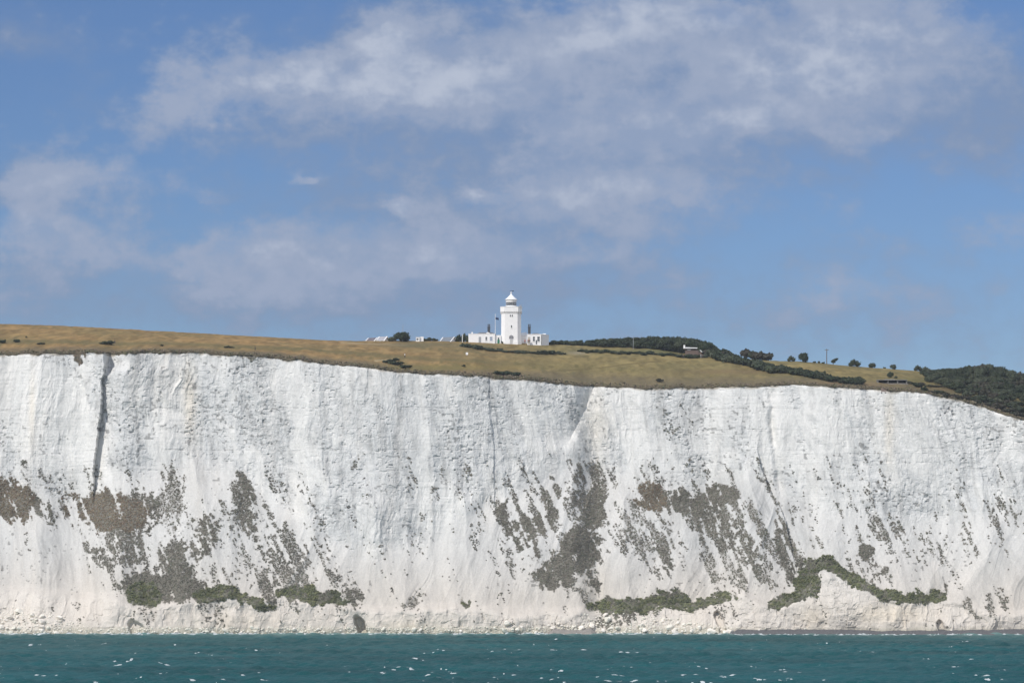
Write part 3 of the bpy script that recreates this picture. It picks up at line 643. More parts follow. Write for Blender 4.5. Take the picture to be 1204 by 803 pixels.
for a in range(5):
    q = a * 1.257 + .3; tm.tube((.1, 0, 1.2 + .15 * a), (.1 + 1.6 * math.cos(q), 1.6 * math.sin(q), 2.6 + .25 * a), .13, .05, 6)
tm.build('trunk', m_bark); trunk_me = bpy.data.objects['trunk'].data; bpy.data.objects.remove(bpy.data.objects['trunk'])
mesh_cache = {}
def with_mat(me, m):
    k = (me.name, m.name)
    if k not in mesh_cache:
        c = me.copy(); c.materials.clear(); c.materials.append(m); mesh_cache[k] = c
    return mesh_cache[k]
def tree(p, sx, sz, ci, mk, label, group=None, cat='tree', crown=None):
    t = empty('tree', p, random.uniform(0, 6.28) if crown is None else 0, label, cat, group); t.scale = (sx, sx, sz)
    obj('trunk', trunk_me, m_bark, t)
    obj('crown', with_mat(crown or crowns[ci % 5], m_leaf[mk]), None, t)
    return t
def bush(p, sx, sz, ci, mk, label, group=None, hedge=False, rz=None):
    o = obj('bush', with_mat((hedge_ if hedge else bushes_)[ci % (2 if hedge else 4)], m_leaf[mk]), None)
    o.location = p - Vector((0, 0, .1)); o.scale = (sx, sx, sz); o.rotation_euler = (0, 0, random.uniform(0, 6.28) if rz is None else rz)
    return tag(o, label, 'bush', group)

# the wood behind the field, right of the lighthouse
prof = [(646, 402), (660, 400), (690, 399), (715, 396.5), (740, 395.5), (760, 394.5), (785, 393), (805, 395), (820, 396), (832, 401), (842, 407)]
i = 0
for px in np.arange(648, 842, 6.2):
    for row in range(2):
        pp = px + random.uniform(-2.5, 2.5) + 3 * row; top = pl(prof, pp) + (0 if row == 0 else random.uniform(1.5, 6))
        g = beyond(pp, (106 if row == 0 else 98) + random.uniform(-3, 3))
        if row == 1 and pp < 690: continue
        ztp = zat(top, g.y); h = float(ztp) - g.z
        h = max(h, 1.6)
        tree(g, max(.5, min(.95, h / 5.2)) * random.uniform(.85, 1.15), h / 5.6, i, random.choice(['tree', 'tree', 'thorn']), 'dark green tree in the long wood right of the lighthouse', 'trees in the wood right of the lighthouse'); i += 1
for px in np.arange(648, 846, 3.2):
    bush(beyond(px + random.uniform(-1, 1), 101 + random.uniform(-3, 3)), random.uniform(.8, 1.3), random.uniform(.7, 1.2), random.randint(0, 3), random.choice(['tree', 'tree', 'thorn']), 'dark undergrowth bush along the foot of the long wood', 'undergrowth bushes along the long wood')
# the wood on the right shoulder of the cliff
prof2 = [(1082, 434), (1100, 431.5), (1125, 427.5), (1145, 424.5), (1162, 422.5), (1175, 425), (1192, 431), (1196, 432), (1210, 429), (1230, 432), (1260, 440)]
pts = []
for k in range(1500):
    px = random.uniform(1086, 1262); t_ = random.uniform(3, 104)
    lim = np.interp(px, [1080, 1095, 1130, 1165, 1204, 1260], [95, 38, 15, 6, 3, 2])
    if t_ < lim: continue
    g = beyond(px, t_)
    if all((g.x - q.x) ** 2 + ((g.y - q.y) * .55) ** 2 > 2.55 ** 2 for q, _, _ in pts): pts.append((g, px, t_))
for g, px, t_ in pts:
    h = random.uniform(2.6, 4.6) * (1 if t_ > 25 else .7)
    if t_ > 82: h = max(2.0, float(zat(pl(prof2, px), g.y)) - g.z) * random.uniform(.74, 1.06)
    else:
        mx = float(zat(pl(prof2, px) + 2, g.y)) - g.z; h = min(h, max(mx, 1.2))
    s_ = random.uniform(.62, .95) if h > 2.4 else .55
    tree(g, s_, h / 5.6, random.randint(0, 4), random.choice(['tree', 'tree', 'thorn', 'thorn', 'russet', 'pale']), 'rounded windswept tree in the dense wood at the right end of the cliff', 'trees in the wood at the right end of the cliff', crown=low_[random.randint(0, 2)])
# single trees and bushes on the far field's skyline
for (px, t_, sx_, sz_, ci, mk, lab) in [
        (930, 98, .42, .36, 0, 'thorn', 'low dark bush joined to the taller tree on the right skyline'),
        (944.5, 98, .52, .62, 1, 'tree', 'tallest rounded dark tree on the right skyline, left of the utility pole'),
        (1004, 97, .62, .44, 3, 'tree', 'broad dome-shaped dark tree on the skyline right of the leaning tree'),
        (1026, 98, .34, .36, 2, 'thorn', 'small windswept tree on the skyline between two low trees'),
        (1050, 98, .34, .32, 4, 'pale', 'small pale green tree on the skyline, near the long grass field end'),
        (1079, 98, .44, .36, 0, 'thorn', 'dark low tree on the skyline beside the right-hand wood'),
        (1088, 97, .40, .32, 3, 'pale', 'grey-green low tree at the left edge of the right-hand wood'),
        (472, 96, .86, .80, 1, 'tree', 'large dome-shaped dark tree standing alone left of the lighthouse'),
        (462, 96, .42, .42, 2, 'thorn', 'low dark shrub tree against the left of the large dome-shaped tree'),
        (540, 104, .5, .62, 0, 'tree', 'green tree behind the grey roofed house by the lighthouse'),
        (546, 105, .5, .72, 3, 'thorn', 'taller green tree at the left end of the white keepers cottage'),
        (535, 108, .5, .52, 4, 'tree', 'green tree just right of the white roof edge of the grey house')]:
    tree(beyond(px, t_), sx_ * 1.2, sz_ * (1.6 if px > 900 else 1.25), ci, mk, lab, crown=low_[ci % 3])
tree(beyond(979.5, 94), .55, .6, 0, 'thorn', 'small wind-leaning tree right of the utility pole on the skyline', crown=lean_crown)
for px, s_ in ((958, .5), (963, .4), (968, .45), (1040, .4)):
    bush(beyond(px, 98), s_, .55, random.randint(0, 3), 'thorn', 'tiny bush in the low line of scrub along the right skyline', 'tiny bushes along the right skyline')
for px, t_, s_, h_ in ((500, 98, .7, .8), (504, 99, .9, .9), (509, 99, .8, .7), (513, 100, .8, .6)):
    bush(beyond(px, t_), s_, h_, random.randint(0, 3), 'thorn', 'low dark bush on the skyline between the white shed and grey roof', 'low bushes between the white shed and the grey roof')
# hedges and bushes on the slope
def row(pts, n_, s0, s1, h0, h1, mk, lab, grp, jit=1.0, hedge=False):
    p = np.array(pts, float); q = np.linspace(0, 1, n_); cum = np.linspace(0, 1, len(p))
    for t_ in q:
        px = np.interp(t_, cum, p[:, 0]) + random.uniform(-1, 1) * jit; py = np.interp(t_, cum, p[:, 1]) + random.uniform(-.5, .5) * jit
        bush(ground(px, py), random.uniform(s0, s1), random.uniform(h0, h1), random.randint(0, 5), random.choice(mk), lab, grp, hedge)
row([(546, 407), (560, 410), (580, 412.5), (610, 415.5), (640, 416), (662, 416.5)], 46, .7, 1.2, .45, .85, ['thorn', 'pale', 'pale', 'pale'], 'low grey-green bush in the hedge below the lighthouse', 'bushes in the hedge below the lighthouse', 1.5)
row([(548, 408.5), (556, 410), (566, 411)], 7, .5, .9, .7, 1.1, ['tree', 'thorn'], 'dark bush at the left end of the hedge below the lighthouse', 'dark bushes at the left end of the lighthouse hedge', 1.5)
bush(ground(648, 417), 1.35, 1.25, 1, 'tree', 'round dark bush standing out of the hedge right of the lighthouse')
row([(684, 414.5), (720, 415.5), (760, 417), (800, 420), (830, 421)], 46, .7, 1.3, .5, 1.0, ['tree', 'thorn', 'pale'], 'dark bush in the hedge between the yellow field and the wood', 'bushes in the hedge behind the yellow field', 2)
row([(800, 413), (830, 417), (845, 420), (862, 424)], 24, 1.2, 2.0, 1.2, 2.1, ['tree', 'thorn', 'russet'], 'dense dark bush where the wood runs down behind the yellow field', 'dense bushes below the end of the wood', 3)
row([(838, 422), (860, 427), (880, 430), (905, 435)], 24, 1.1, 1.9, 1.3, 2.2, ['tree', 'thorn', 'pale'], 'bush in the thicket running downhill right of the yellow field', 'bushes in the downhill thicket', 3)
row([(880, 421), (893, 421.5), (904, 423.5)], 9, 1.5, 2.0, 1.7, 2.4, ['russet', 'russet', 'thorn'], 'russet domed bush at the top of the downhill thicket', 'russet bushes at the top of the thicket', 1.5)
row([(886, 432), (900, 436), (913, 438)], 10, 1.5, 2.1, 1.4, 2.1, ['tree', 'thorn'], 'dark rounded bush bulging out above the end of the yellow field', 'dark rounded bushes above the end of the yellow field', 1.5)
row([(916, 437.5), (935, 440), (955, 444), (975, 448), (1000, 451), (1012, 452)], 44, 1.0, 1.7, 1.0, 1.8, ['tree', 'thorn', 'thorn'], 'bush in the hedge running down to the cliff edge on the right', 'bushes in the hedge running to the cliff edge', 2)
for (px, py, sx_, sz_, mk, lab) in [
        (3, 403.5, 1.0, .9, 'tree', 'dark bush at the far left end of the grassy slope'),
        (20.5, 402.5, .95, .9, 'tree', 'round dark bush second from the left end of the grassy slope'),
        (47, 405, 1.0, .45, 'thorn', 'low flat bush on the left slope above the cliff edge'),
        (31, 397, .3, .4, 'thorn', 'tiny dark tuft in the tan grass near the left end'),
        (122, 405, 1.2, .8, 'tree', 'wide dark bush, left half of the pair on the left slope'),
        (129, 405, 1.2, .85, 'tree', 'wide dark bush, right half of the pair on the left slope'),
        (190, 407, .55, .45, 'thorn', 'small dark bush above the cliff edge, left of centre slope'),
        (269, 409, 1.3, .5, 'pale', 'flat grey-green bush near the rocky notch in the cliff edge'),
        (466, 423.5, .9, .6, 'tree', 'dark crown of the bush clump on the edge under the white marker'),
        (457, 427, 1.6, .9, 'thorn', 'left bush of the clump on the cliff edge below the dome-shaped tree'),
        (467, 429, 1.9, .9, 'tree', 'middle bush of the clump on the cliff edge below the dome-shaped tree'),
        (477, 432.5, 1.6, .8, 'tree', 'right bush of the clump on the cliff edge below the dome-shaped tree'),
        (584, 440, 1.4, .8, 'thorn', 'left bush of the dark clump on the cliff edge below the lighthouse'),
        (594, 441, 1.9, 1.0, 'tree', 'middle bush of the dark clump on the cliff edge below the lighthouse'),
        (605, 442, 1.7, .9, 'tree', 'right bush of the dark clump on the cliff edge below the lighthouse'),
        (545, 431, .5, .5, 'thorn', 'small dark bush in the grass between the two edge clumps'),
        (551, 402, .55, .55, 'tree', 'small dark shrub at the left foot of the white cottage wall'),
        (560, 402.4, .55, .7, 'thorn', 'small shrub under the left window of the white cottage'),
        (591, 404, .45, .7, 'tree', 'small dark shrub at the left foot of the lighthouse tower'),
        (776, 449, 1.0, .8, 'russet', 'dark tuft on the cliff edge below the yellow field'),
        (1046, 444, .8, 1.3, 'tree', 'dark bush growing on the roof of the clifftop bunker'),
        (1053, 445, .5, .6, 'pale', 'small bush beside the one on the bunker roof'),
        (1087, 461, .9, 1.2, 'tree', 'dark bush leaning over the cliff edge right of the bunker'),
        (1079, 455, 1.3, .9, 'thorn', 'low bush just right of the clifftop bunker')]:
    bush(ground(px, py), sx_, sz_, random.randint(0, 3), mk, lab)
row([(1095, 462), (1120, 466), (1150, 473), (1185, 484), (1204, 490)], 34, .7, 1.3, .5, .9, ['russet', 'russet', 'thorn'], 'brown low bush on the brow below the right-hand wood', 'brown bushes on the brow below the right-hand wood', 3)
row([(1065, 450), (1085, 453), (1110, 456), (1135, 460)], 16, .7, 1.3, .4, .7, ['russet', 'thorn'], 'low brownish bush right of the bunker below the wood', 'low brownish bushes between bunker and wood', 3)

# ------------------------------------------------------------------ boulders
def rock_mesh(seed):
    import bmesh
    bm = bmesh.new(); bmesh.ops.create_icosphere(bm, subdivisions=2, radius=1)
    r = random.Random(seed); pl_ = [(Vector((r.gauss(0, 1), r.gauss(0, 1), r.gauss(0, 1))).normalized(), r.uniform(.5, .85)) for _ in range(9)]
    for v_ in bm.verts:
        for n_, dd in pl_:
            q = v_.co.dot(n_)
            if q > dd: v_.co -= n_ * (q - dd)
        v_.co.z *= .8
    me = bpy.data.meshes.new('boulder'); bm.to_mesh(me); bm.free(); me.materials.append(m_rock); return me
m_rock = mat('fallen_chalk', (.74, .70, .62), .95, var=.14, scale=1.2, bump=.4, rnd=.1, spec=.1)
rocks = [rock_mesh(i) for i in range(6)]
vis = np.abs(X) < 200
def boulders(n_, px0, px1, pyf, s0, s1, lab, grp):
    m_ = vis & (PX > px0) & (PX < px1) & (PY > np.interp(PX, *pyf)) & (z > -.2) & (z < 14)
    a, b_ = np.nonzero(m_)
    for k in rng.choice(len(a), n_):
        o = bpy.data.objects.new('boulder', rocks[random.randint(0, 5)]); C.objects.link(o)
        s_ = s0 + (s1 - s0) * random.random() ** 2.6
        o.location = (X[a[k], b_[k]], YC[a[k], b_[k]] - .2 * s_, z[a[k], b_[k]] + .25 * s_); o.scale = (s_ * random.uniform(.9, 1.4), s_, s_ * random.uniform(.7, 1.1))
        o.rotation_euler = (random.uniform(-.5, .5), random.uniform(-.5, .5), random.uniform(0, 6.28)); tag(o, lab, 'boulder', grp)
boulders(85, -20, 118, ([-20, 60, 118], [712, 722, 742]), .35, 1.3, 'pale fallen chalk boulder in the rubble at the left foot of the cliff', 'fallen boulders at the left foot of the cliff')
boulders(95, 686, 862, ([686, 720, 800, 862], [722, 722, 730, 738]), .35, 1.6, 'pale fallen chalk boulder below the middle green ledge', 'fallen boulders below the middle green ledge')
boulders(22, 590, 690, ([590, 690], [733, 733]), .5, 1.5, 'pale chalk boulder by the dark rock platform at the waterline', 'boulders by the dark rock platform')
boulders(26, 860, 1204, ([860, 1204], [739, 740]), .2, .8, 'pale chalk block on the dark shingle beach', 'blocks on the shingle beach')
def rubble_stuff(name, n_, px0, px1, pyf, lab):
    m_ = vis & (PX > px0) & (PX < px1) & (PY > np.interp(PX, *pyf)) & (z > -.3) & (z < 14)
    a, b_ = np.nonzero(m_); k = rng.choice(len(a), n_); base = np.stack([X[a[k], b_[k]], YC[a[k], b_[k]], z[a[k], b_[k]]], 1)
    rm = rocks[0]; rv = np.array([v_.co for v_ in rm.vertices]); rt = np.array([p.vertices[:] for p in rm.polygons])
    s_ = .12 + .42 * rng.random(n_) ** 2
    V_ = base[:, None] + rv[None] * s_[:, None, None] * (.7 + .6 * rng.random((n_, 1, 3)))
    T_ = rt[None] + (np.arange(n_) * len(rv))[:, None, None]
    tag(obj(name, npmesh(name, V_.reshape(-1, 3), np.zeros((0, 4), int), False, None, T_.reshape(-1, 3)), m_rock), lab, 'rubble', kind='stuff')
rubble_stuff('chalk_rubble', 700, -20, 120, ([-20, 60, 120], [708, 718, 742]), 'pale small chalk rubble spread at the left foot of the cliff')
rubble_stuff('chalk_rubble', 800, 684, 870, ([684, 720, 800, 870], [720, 720, 727, 738]), 'pale small chalk rubble spread below the middle green ledge')

rubble_stuff('chalk_rubble', 1500, 118, 690, ([118, 690], [737, 736]), 'pale small chalk rubble strewn along the waterline in the middle')
boulders(60, 120, 640, ([120, 640], [738, 738]), .25, 1.1, 'pale fallen chalk boulder at the waterline below the bare middle face', 'fallen boulders along the bare middle foot')
# ------------------------------------------------------------------ lighthouse
m_white = mat('white_render', (.84, .83, .825), .7, var=.04, scale=.6)
m_white2 = mat('white_paint', (.84, .84, .84), .45)
m_grey = mat('grey_paint', (.32, .33, .35), .7); m_dark = mat('dark_metal', (.03, .035, .04), .6)
m_slate = mat('slate', (.12, .125, .14), .7, var=.2, scale=2, bump=.3, bscale=6)
m_brick = mat('dark_brick', (.06, .065, .075), .85, var=.25, scale=4)
m_glass = mat('window_glass', (.04, .05, .06), .12, spec=.6)
m_green = mat('green_door', (.03, .17, .10), .5)
SC = .3225
lp = beyond(601, 94.5); BZ = float(zat(402.8, lp.y)); LX = lp.x; LY = lp.y
lh = empty('lighthouse', (LX, LY + 3.9, BZ), 0, 'white lighthouse tower with domed lantern standing on the grassy clifftop', 'lighthouse')
def octo(h, c): return [(-h + c, -h), (h - c, -h), (h, -h + c), (h, h - c), (h - c, h), (-h + c, h), (-h, h - c), (-h, -h + c)]
MB().prism(octo(3.92, 1.4), -2.5, 11.6, octo(3.84, 1.37)).build('tower', m_white, lh)
MB().prism(octo(4.06, 1.45), -2.5, .45).build('plinth', m_white, lh)
cb = MB(); P0 = octo(4.12, 1.47)
cb.prism(octo(3.96, 1.41), 11.45, 11.62)
for k in range(8):
    a = Vector((*P0[k], 0)); b_ = Vector((*P0[(k + 1) % 8], 0)); ln = (b_ - a).length; n_ = max(2, int(ln / .62)); dr_ = (b_ - a).normalized(); nr_ = Vector((dr_.y, -dr_.x, 0))
    for j in range(n_):
        c0 = a + dr_ * (ln * (j + .5) / n_); w_2 = .16
        q = [c0 - dr_ * w_2, c0 + dr_ * w_2, c0 + dr_ * w_2 - nr_ * .3, c0 - dr_ * w_2 - nr_ * .3]
        cb.prism([(p.x, p.y) for p in q], 11.62, 12.02)
cb.build('corbel_table', m_white, lh)
MB().prism(octo(3.78, 1.35), 11.6, 12.02).build('tower_neck', m_white, lh)
pr = MB(); o1, o0 = octo(4.22, 1.5), octo(3.86, 1.36)
for k in range(8):
    kk = (k + 1) % 8
    pr.add([(*o1[k], 12.02), (*o1[kk], 12.02), (*o0[kk], 12.02), (*o0[k], 12.02), (*o1[k], 13.95), (*o1[kk], 13.95), (*o0[kk], 13.95), (*o0[k], 13.95)],
           [(0, 1, 5, 4), (4, 5, 6, 7), (2, 3, 7, 6), (3, 2, 1, 0)])
pp_ = pr.build('gallery_parapet', m_white, lh)
cpg = MB(); o2, o3 = octo(4.30, 1.53), octo(3.78, 1.33)
for k in range(8):
    kk = (k + 1) % 8
    cpg.add([(*o2[k], 13.953), (*o2[kk], 13.953), (*o3[kk], 13.953), (*o3[k], 13.953), (*o2[k], 14.1), (*o2[kk], 14.1), (*o3[kk], 14.1), (*o3[k], 14.1)], [(0, 1, 5, 4), (4, 5, 6, 7), (2, 3, 7, 6), (3, 2, 1, 0)])
cpg.build('coping', m_white2, pp_)
MB().prism(octo(3.85, 1.35), 12.03, 12.2).build('gallery_floor', m_grey, lh)
ln = MB().lathe([(2.9, 12.2), (2.9, 13.9), (2.75, 14.15), (2.15, 14.55), (2.12, 14.62)], 32).build('lantern_base', m_white2, lh, True)
gl = bpy.data.materials.new('lantern_glass'); gl.use_nodes = True
tt_ = gl.node_tree; bsd = tt_.nodes['Principled BSDF']; bsd.inputs['Base Color'].default_value = (.05, .065, .08, 1); bsd.inputs['Roughness'].default_value = .08; bsd.inputs['Alpha'].default_value = .55
gz = MB().lathe([(2.0, 14.6), (2.0, 16.1)], 16, caps=False).build('lantern_glazing', gl, lh)
ag = MB(); n_ = 16
for k in range(n_):
    a0, a1 = 2 * math.pi * k / n_, 2 * math.pi * (k + 1) / n_
    q = lambda a, z_: (2.05 * math.cos(a), 2.05 * math.sin(a), z_)
    for (z0_, z1_) in ((14.62, 15.35), (15.35, 16.08)):
        ag.tube(q(a0, z0_), q(a1, z1_), .045, n=4); ag.tube(q(a1, z0_), q(a0, z1_), .045, n=4)
ag.build('astragal', mat('astragal_grey', (.5, .5, .5), .6), gz)
MB().lathe([(.9, 14.3), (1.2, 14.8), (1.3, 15.3), (1.2, 15.8), (.7, 16.2)], 20).build('lamp_lens', mat('lens', (.05, .06, .06), .2, spec=.6), lh, True)
MB().lathe([(2.08, 16.05), (2.1, 16.1), (2.1, 16.85), (2.28, 16.95), (2.28, 17.02)], 32).build('murette_band', mat('cream_paint', (.80, .78, .75), .5), lh)
rf = MB().lathe([(2.44, 16.98), (2.46, 17.08), (1.7, 17.75), (1.0, 18.4), (.42, 19.0), (.26, 19.25), (.2, 19.55)], 24).build('lantern_roof', m_white2, lh)
MB().lathe([(.12, 19.5)] + [(.12 + .24 * math.sin(math.pi * k / 8), 19.52 + .62 * k / 8) for k in range(1, 8)] + [(.1, 20.15)], 16).build('ball_vent', m_white2, rf, True)
wv = MB(); wv.tube((0, 0, 20.1), (0, 0, 20.75), .05); wv.tube((-.5, 0, 20.5), (.95, 0, 20.5), .06); wv.box(.45, 1.0, -.04, .04, 20.32, 20.7); wv.build('weather_vane', m_dark, rf)
def window(par, x, yf, z0, w, h, frame=m_white2, pane=m_glass, sill=True, name='window', bars=True):
    fr = MB(); t_ = .09
    fr.box(x - w / 2 - t_, x - w / 2, yf - .06, yf + .1, z0 - t_, z0 + h + t_); fr.box(x + w / 2, x + w / 2 + t_, yf - .06, yf + .1, z0 - t_, z0 + h + t_)
    fr.box(x - w / 2, x + w / 2, yf - .06, yf + .1, z0 + h, z0 + h + t_); fr.box(x - w / 2, x + w / 2, yf - .06, yf + .1, z0 - t_, z0)
    f = fr.build(name, frame, par)
    MB().box(x - w / 2, x + w / 2, yf - .03, yf + .08, z0, z0 + h).build('pane', pane, f)
    if bars:
        b2 = MB().box(x - w / 2, x + w / 2, yf - .05, yf - .032, z0 + h * .5 - .04, z0 + h * .5 + .04); b2.build('glazing_bar', frame, f)
    if sill: MB().box(x - w / 2 - .15, x + w / 2 + .15, yf - .16, yf + .1, z0 - t_ - .1, z0 - t_ - .002).build('sill', frame, f)
    return f
YF = -3.88
for dx in (-.32, .42): window(lh, dx, YF + .0, 10.1, .36, .75, m_white2, m_dark, False, bars=False)
window(lh, .12, -3.90, 5.8, .40, .95, m_white2, m_dark, True, bars=False)
ar = MB(); n_ = 10
pts_ = [(.05 + .85 * math.cos(math.pi * k / n_), 2.1 + .8 * math.sin(math.pi * k / n_)) for k in range(n_ + 1)] + [(-.8, 1.45), (.9, 1.45)]
ar.add([(x_, -3.99, z_) for x_, z_ in pts_] + [(x_, -3.7, z_) for x_, z_ in pts_], [tuple(range(len(pts_) - 1, -1, -1))] + [(k, (k + 1) % len(pts_), len(pts_) + (k + 1) % len(pts_), len(pts_) + k) for k in range(len(pts_))])
aw = ar.build('arched_window', mat('arch_grey', (.22, .22, .24), .5), lh)
MB().box(-.05, .15, -4.03, -3.96, 1.47, 2.85).build('mullion', m_grey, aw)
MB().box(-.5, .55, -4.1, -3.7, -.5, 1.25).build('door', mat('pale_grey_door', (.5, .5, .5), .6), lh)
eq = MB(); eq.box(3.2, 3.7, -3.5, -3.1, 14.1, 14.5); eq.tube((3.9, -2.7, 14.1), (3.9, -2.7, 14.9), .05); eq.tube((3.45, -3.3, 14.5), (3.45, -3.3, 15.0), .05); eq.box(3.75, 4.1, -2.8, -2.6, 14.55, 14.8)
eq.build('gallery_equipment', m_grey, lh)

# keepers' cottage left of the tower
def px2x(px): return (px - 601) * SC
kc = empty('keepers_cottage', (LX, LY + 1.0, BZ), 0, 'long white flat-fronted keepers cottage with tall dark chimney left of the tower', 'cottage')
x0, x1, x2 = px2x(549.5), px2x(581.5), px2x(588.6)
MB().prism([(x0, -1), (x1, -1), (x1, 6), (x0, 6)], -2, 3.35).build('wall', m_white, kc)
MB().prism([(x0 - .08, -1.08), (x1 + .08, -1.08), (x1 + .08, 6.08), (x0 - .08, 6.08)], 3.353, 3.5).build('parapet_coping', m_white2, kc)
MB().box(x1 + .01, x2, -.3, 5, -2, 2.95).build('link_wall', m_white, kc)
MB().prism([(px2x(559), .3), (x1 + .3, .3), (x1 + .3, 5.6), (px2x(559), 5.6)], 3.5, 4.25, [(px2x(563), 2.6), (x1 - 1.2, 2.6), (x1 - 1.2, 3.2), (px2x(563), 3.2)]).build('roof', m_slate, kc)
pd = MB(); xa, xb = px2x(570), px2x(576); pd.add([(xa, -1.12, 3.503), (xb, -1.12, 3.503), ((xa + xb) / 2, -1.12, 4.15), (xa, -.7, 3.503), (xb, -.7, 3.503), ((xa + xb) / 2, -.7, 4.15)], [(0, 1, 2), (5, 4, 3), (0, 2, 5, 3), (1, 4, 5, 2), (0, 3, 4, 1)]); pd.build('pediment', m_white, kc)
MB().box(px2x(553), px2x(554.8), -.9, -.2, 3.502, 4.1).build('pier', m_white, kc)
def chimney(par, x, y):
    ch = MB().box(x - .52, x + .52, y - .5, y + .5, 3.2, 6.1).box(x - .6, x + .6, y - .58, y + .58, 6.103, 6.35).build('chimney', m_brick, par)
    for k in (-.27, .27): MB().lathe([(.2, 6.34), (.17, 7.2), (.22, 7.25), (.22, 7.45)], 10, x + k, y).build('chimney_pot', m_brick, ch)
chimney(kc, px2x(574), 2.2)
window(kc, px2x(563.3), -1.0, .15, .75, 2.0, m_grey, mat('pale_glass', (.35, .36, .38), .3), False, 'window')
window(kc, px2x(571), -1.0, .9, .62, 1.35); window(kc, px2x(576.8), -1.0, .75, 1.0, 1.5, m_white2, mat('blue_glass', (.28, .33, .42), .2))
dg = MB().box(px2x(584.4), px2x(587), -.42, -.28, -.6, 1.25).build('door', m_green, kc); MB().box(px2x(585), px2x(586.4), -.42, -.28, 1.253, 2.0).build('door_light', m_glass, dg)
# right wing
rw = empty('keepers_house', (LX, LY + 1.0, BZ), 0, 'white house with sash windows and tall dark chimney right of the tower', 'house')
xr0, xr1, xr2, xr3 = px2x(613.2), px2x(620.3), px2x(637.8), px2x(646.6)
MB().prism([(xr1, -1), (xr2, -1), (xr3, 2.6), (xr3, 7), (xr1, 7)], -2.2, 3.05).build('wall', m_white, rw)
MB().prism([(xr1 - .06, -1.07), (xr2 + .03, -1.07), (xr3 + .07, 2.57), (xr3 + .07, 7.07), (xr1 - .06, 7.07)], 3.053, 3.3).build('parapet_coping', m_white2, rw)
MB().box(xr0 - .6, xr1 - .07, 3.0, 7, -2.2, 3.1).build('link_wall', m_white, rw)
MB().add([(xr0 - .5, 2.8, 3.103), (xr1 - .1, 2.8, 3.103), (xr1 - .1, 7, 3.103), (xr0 - .5, 7, 3.103), (xr0 + .1, 5, 4.3), (xr1 - .1, 5, 4.5)], [(0, 1, 5, 4), (2, 3, 4, 5), (3, 0, 4), (1, 2, 5), (3, 2, 1, 0)]).build('link_roof', m_white2, rw)
MB().prism([(px2x(625), .2), (xr2 - .3, .2), (xr2 + .5, 5.5), (px2x(625), 5.5)], 3.302, 3.95, [(px2x(628), 2.6), (xr2 - 1.4, 2.6), (xr2 - 1.4, 3.4), (px2x(628), 3.4)]).build('roof', m_slate, rw)
MB().box(px2x(639), px2x(643), 3.2, 5, 3.302, 3.85).build('roof_hatch', m_white2, rw)
chimney(rw, px2x(623), 2.4)
window(rw, px2x(622.6), -1.0, -.5, .7, 2.6, m_grey, mat('cream_door', (.55, .5, .42), .5), False, 'door', False)
window(rw, px2x(628.4), -1.0, .55, .75, 1.75); window(rw, px2x(634), -1.0, .55, .95, 1.75); window(rw, px2x(631.5), -1.0, -.6, .35, 1.5, m_grey, m_glass, False, bars=False)
MB().tube((xr2 - .05, -1.1, -1), (xr2 - .05, -1.1, 3.0), .11).build('drainpipe', m_dark, rw)
# flagpole
fp = empty('flagpole', (LX + px2x(581.8), LY + .3, BZ - .6), 0, 'tall white flagpole with small dark flag left of the lighthouse', 'flagpole')
MB().tube((0, 0, -.5), (0, 0, 11.5), .11, .07).lathe([(.02, 11.45), (.14, 11.55), (.14, 11.65), (.02, 11.75)], 8).build('pole', m_white2, fp)
fq = []; nf = 10
for j in (0, 1):
    for k in range(nf + 1): fq.append((.1 + 1.25 * k / nf, .16 * math.sin(k * .9), 10.6 - .35 * k / nf - .85 * j))
me = npmesh('flag', fq, [(k, k + 1, nf + 2 + k, nf + 1 + k) for k in range(nf)], True); fl = obj('flag', me, mat('flag_cloth', (.03, .05, .12), .8), fp)
sm = fl.modifiers.new('thick', 'SOLIDIFY'); sm.thickness = .02

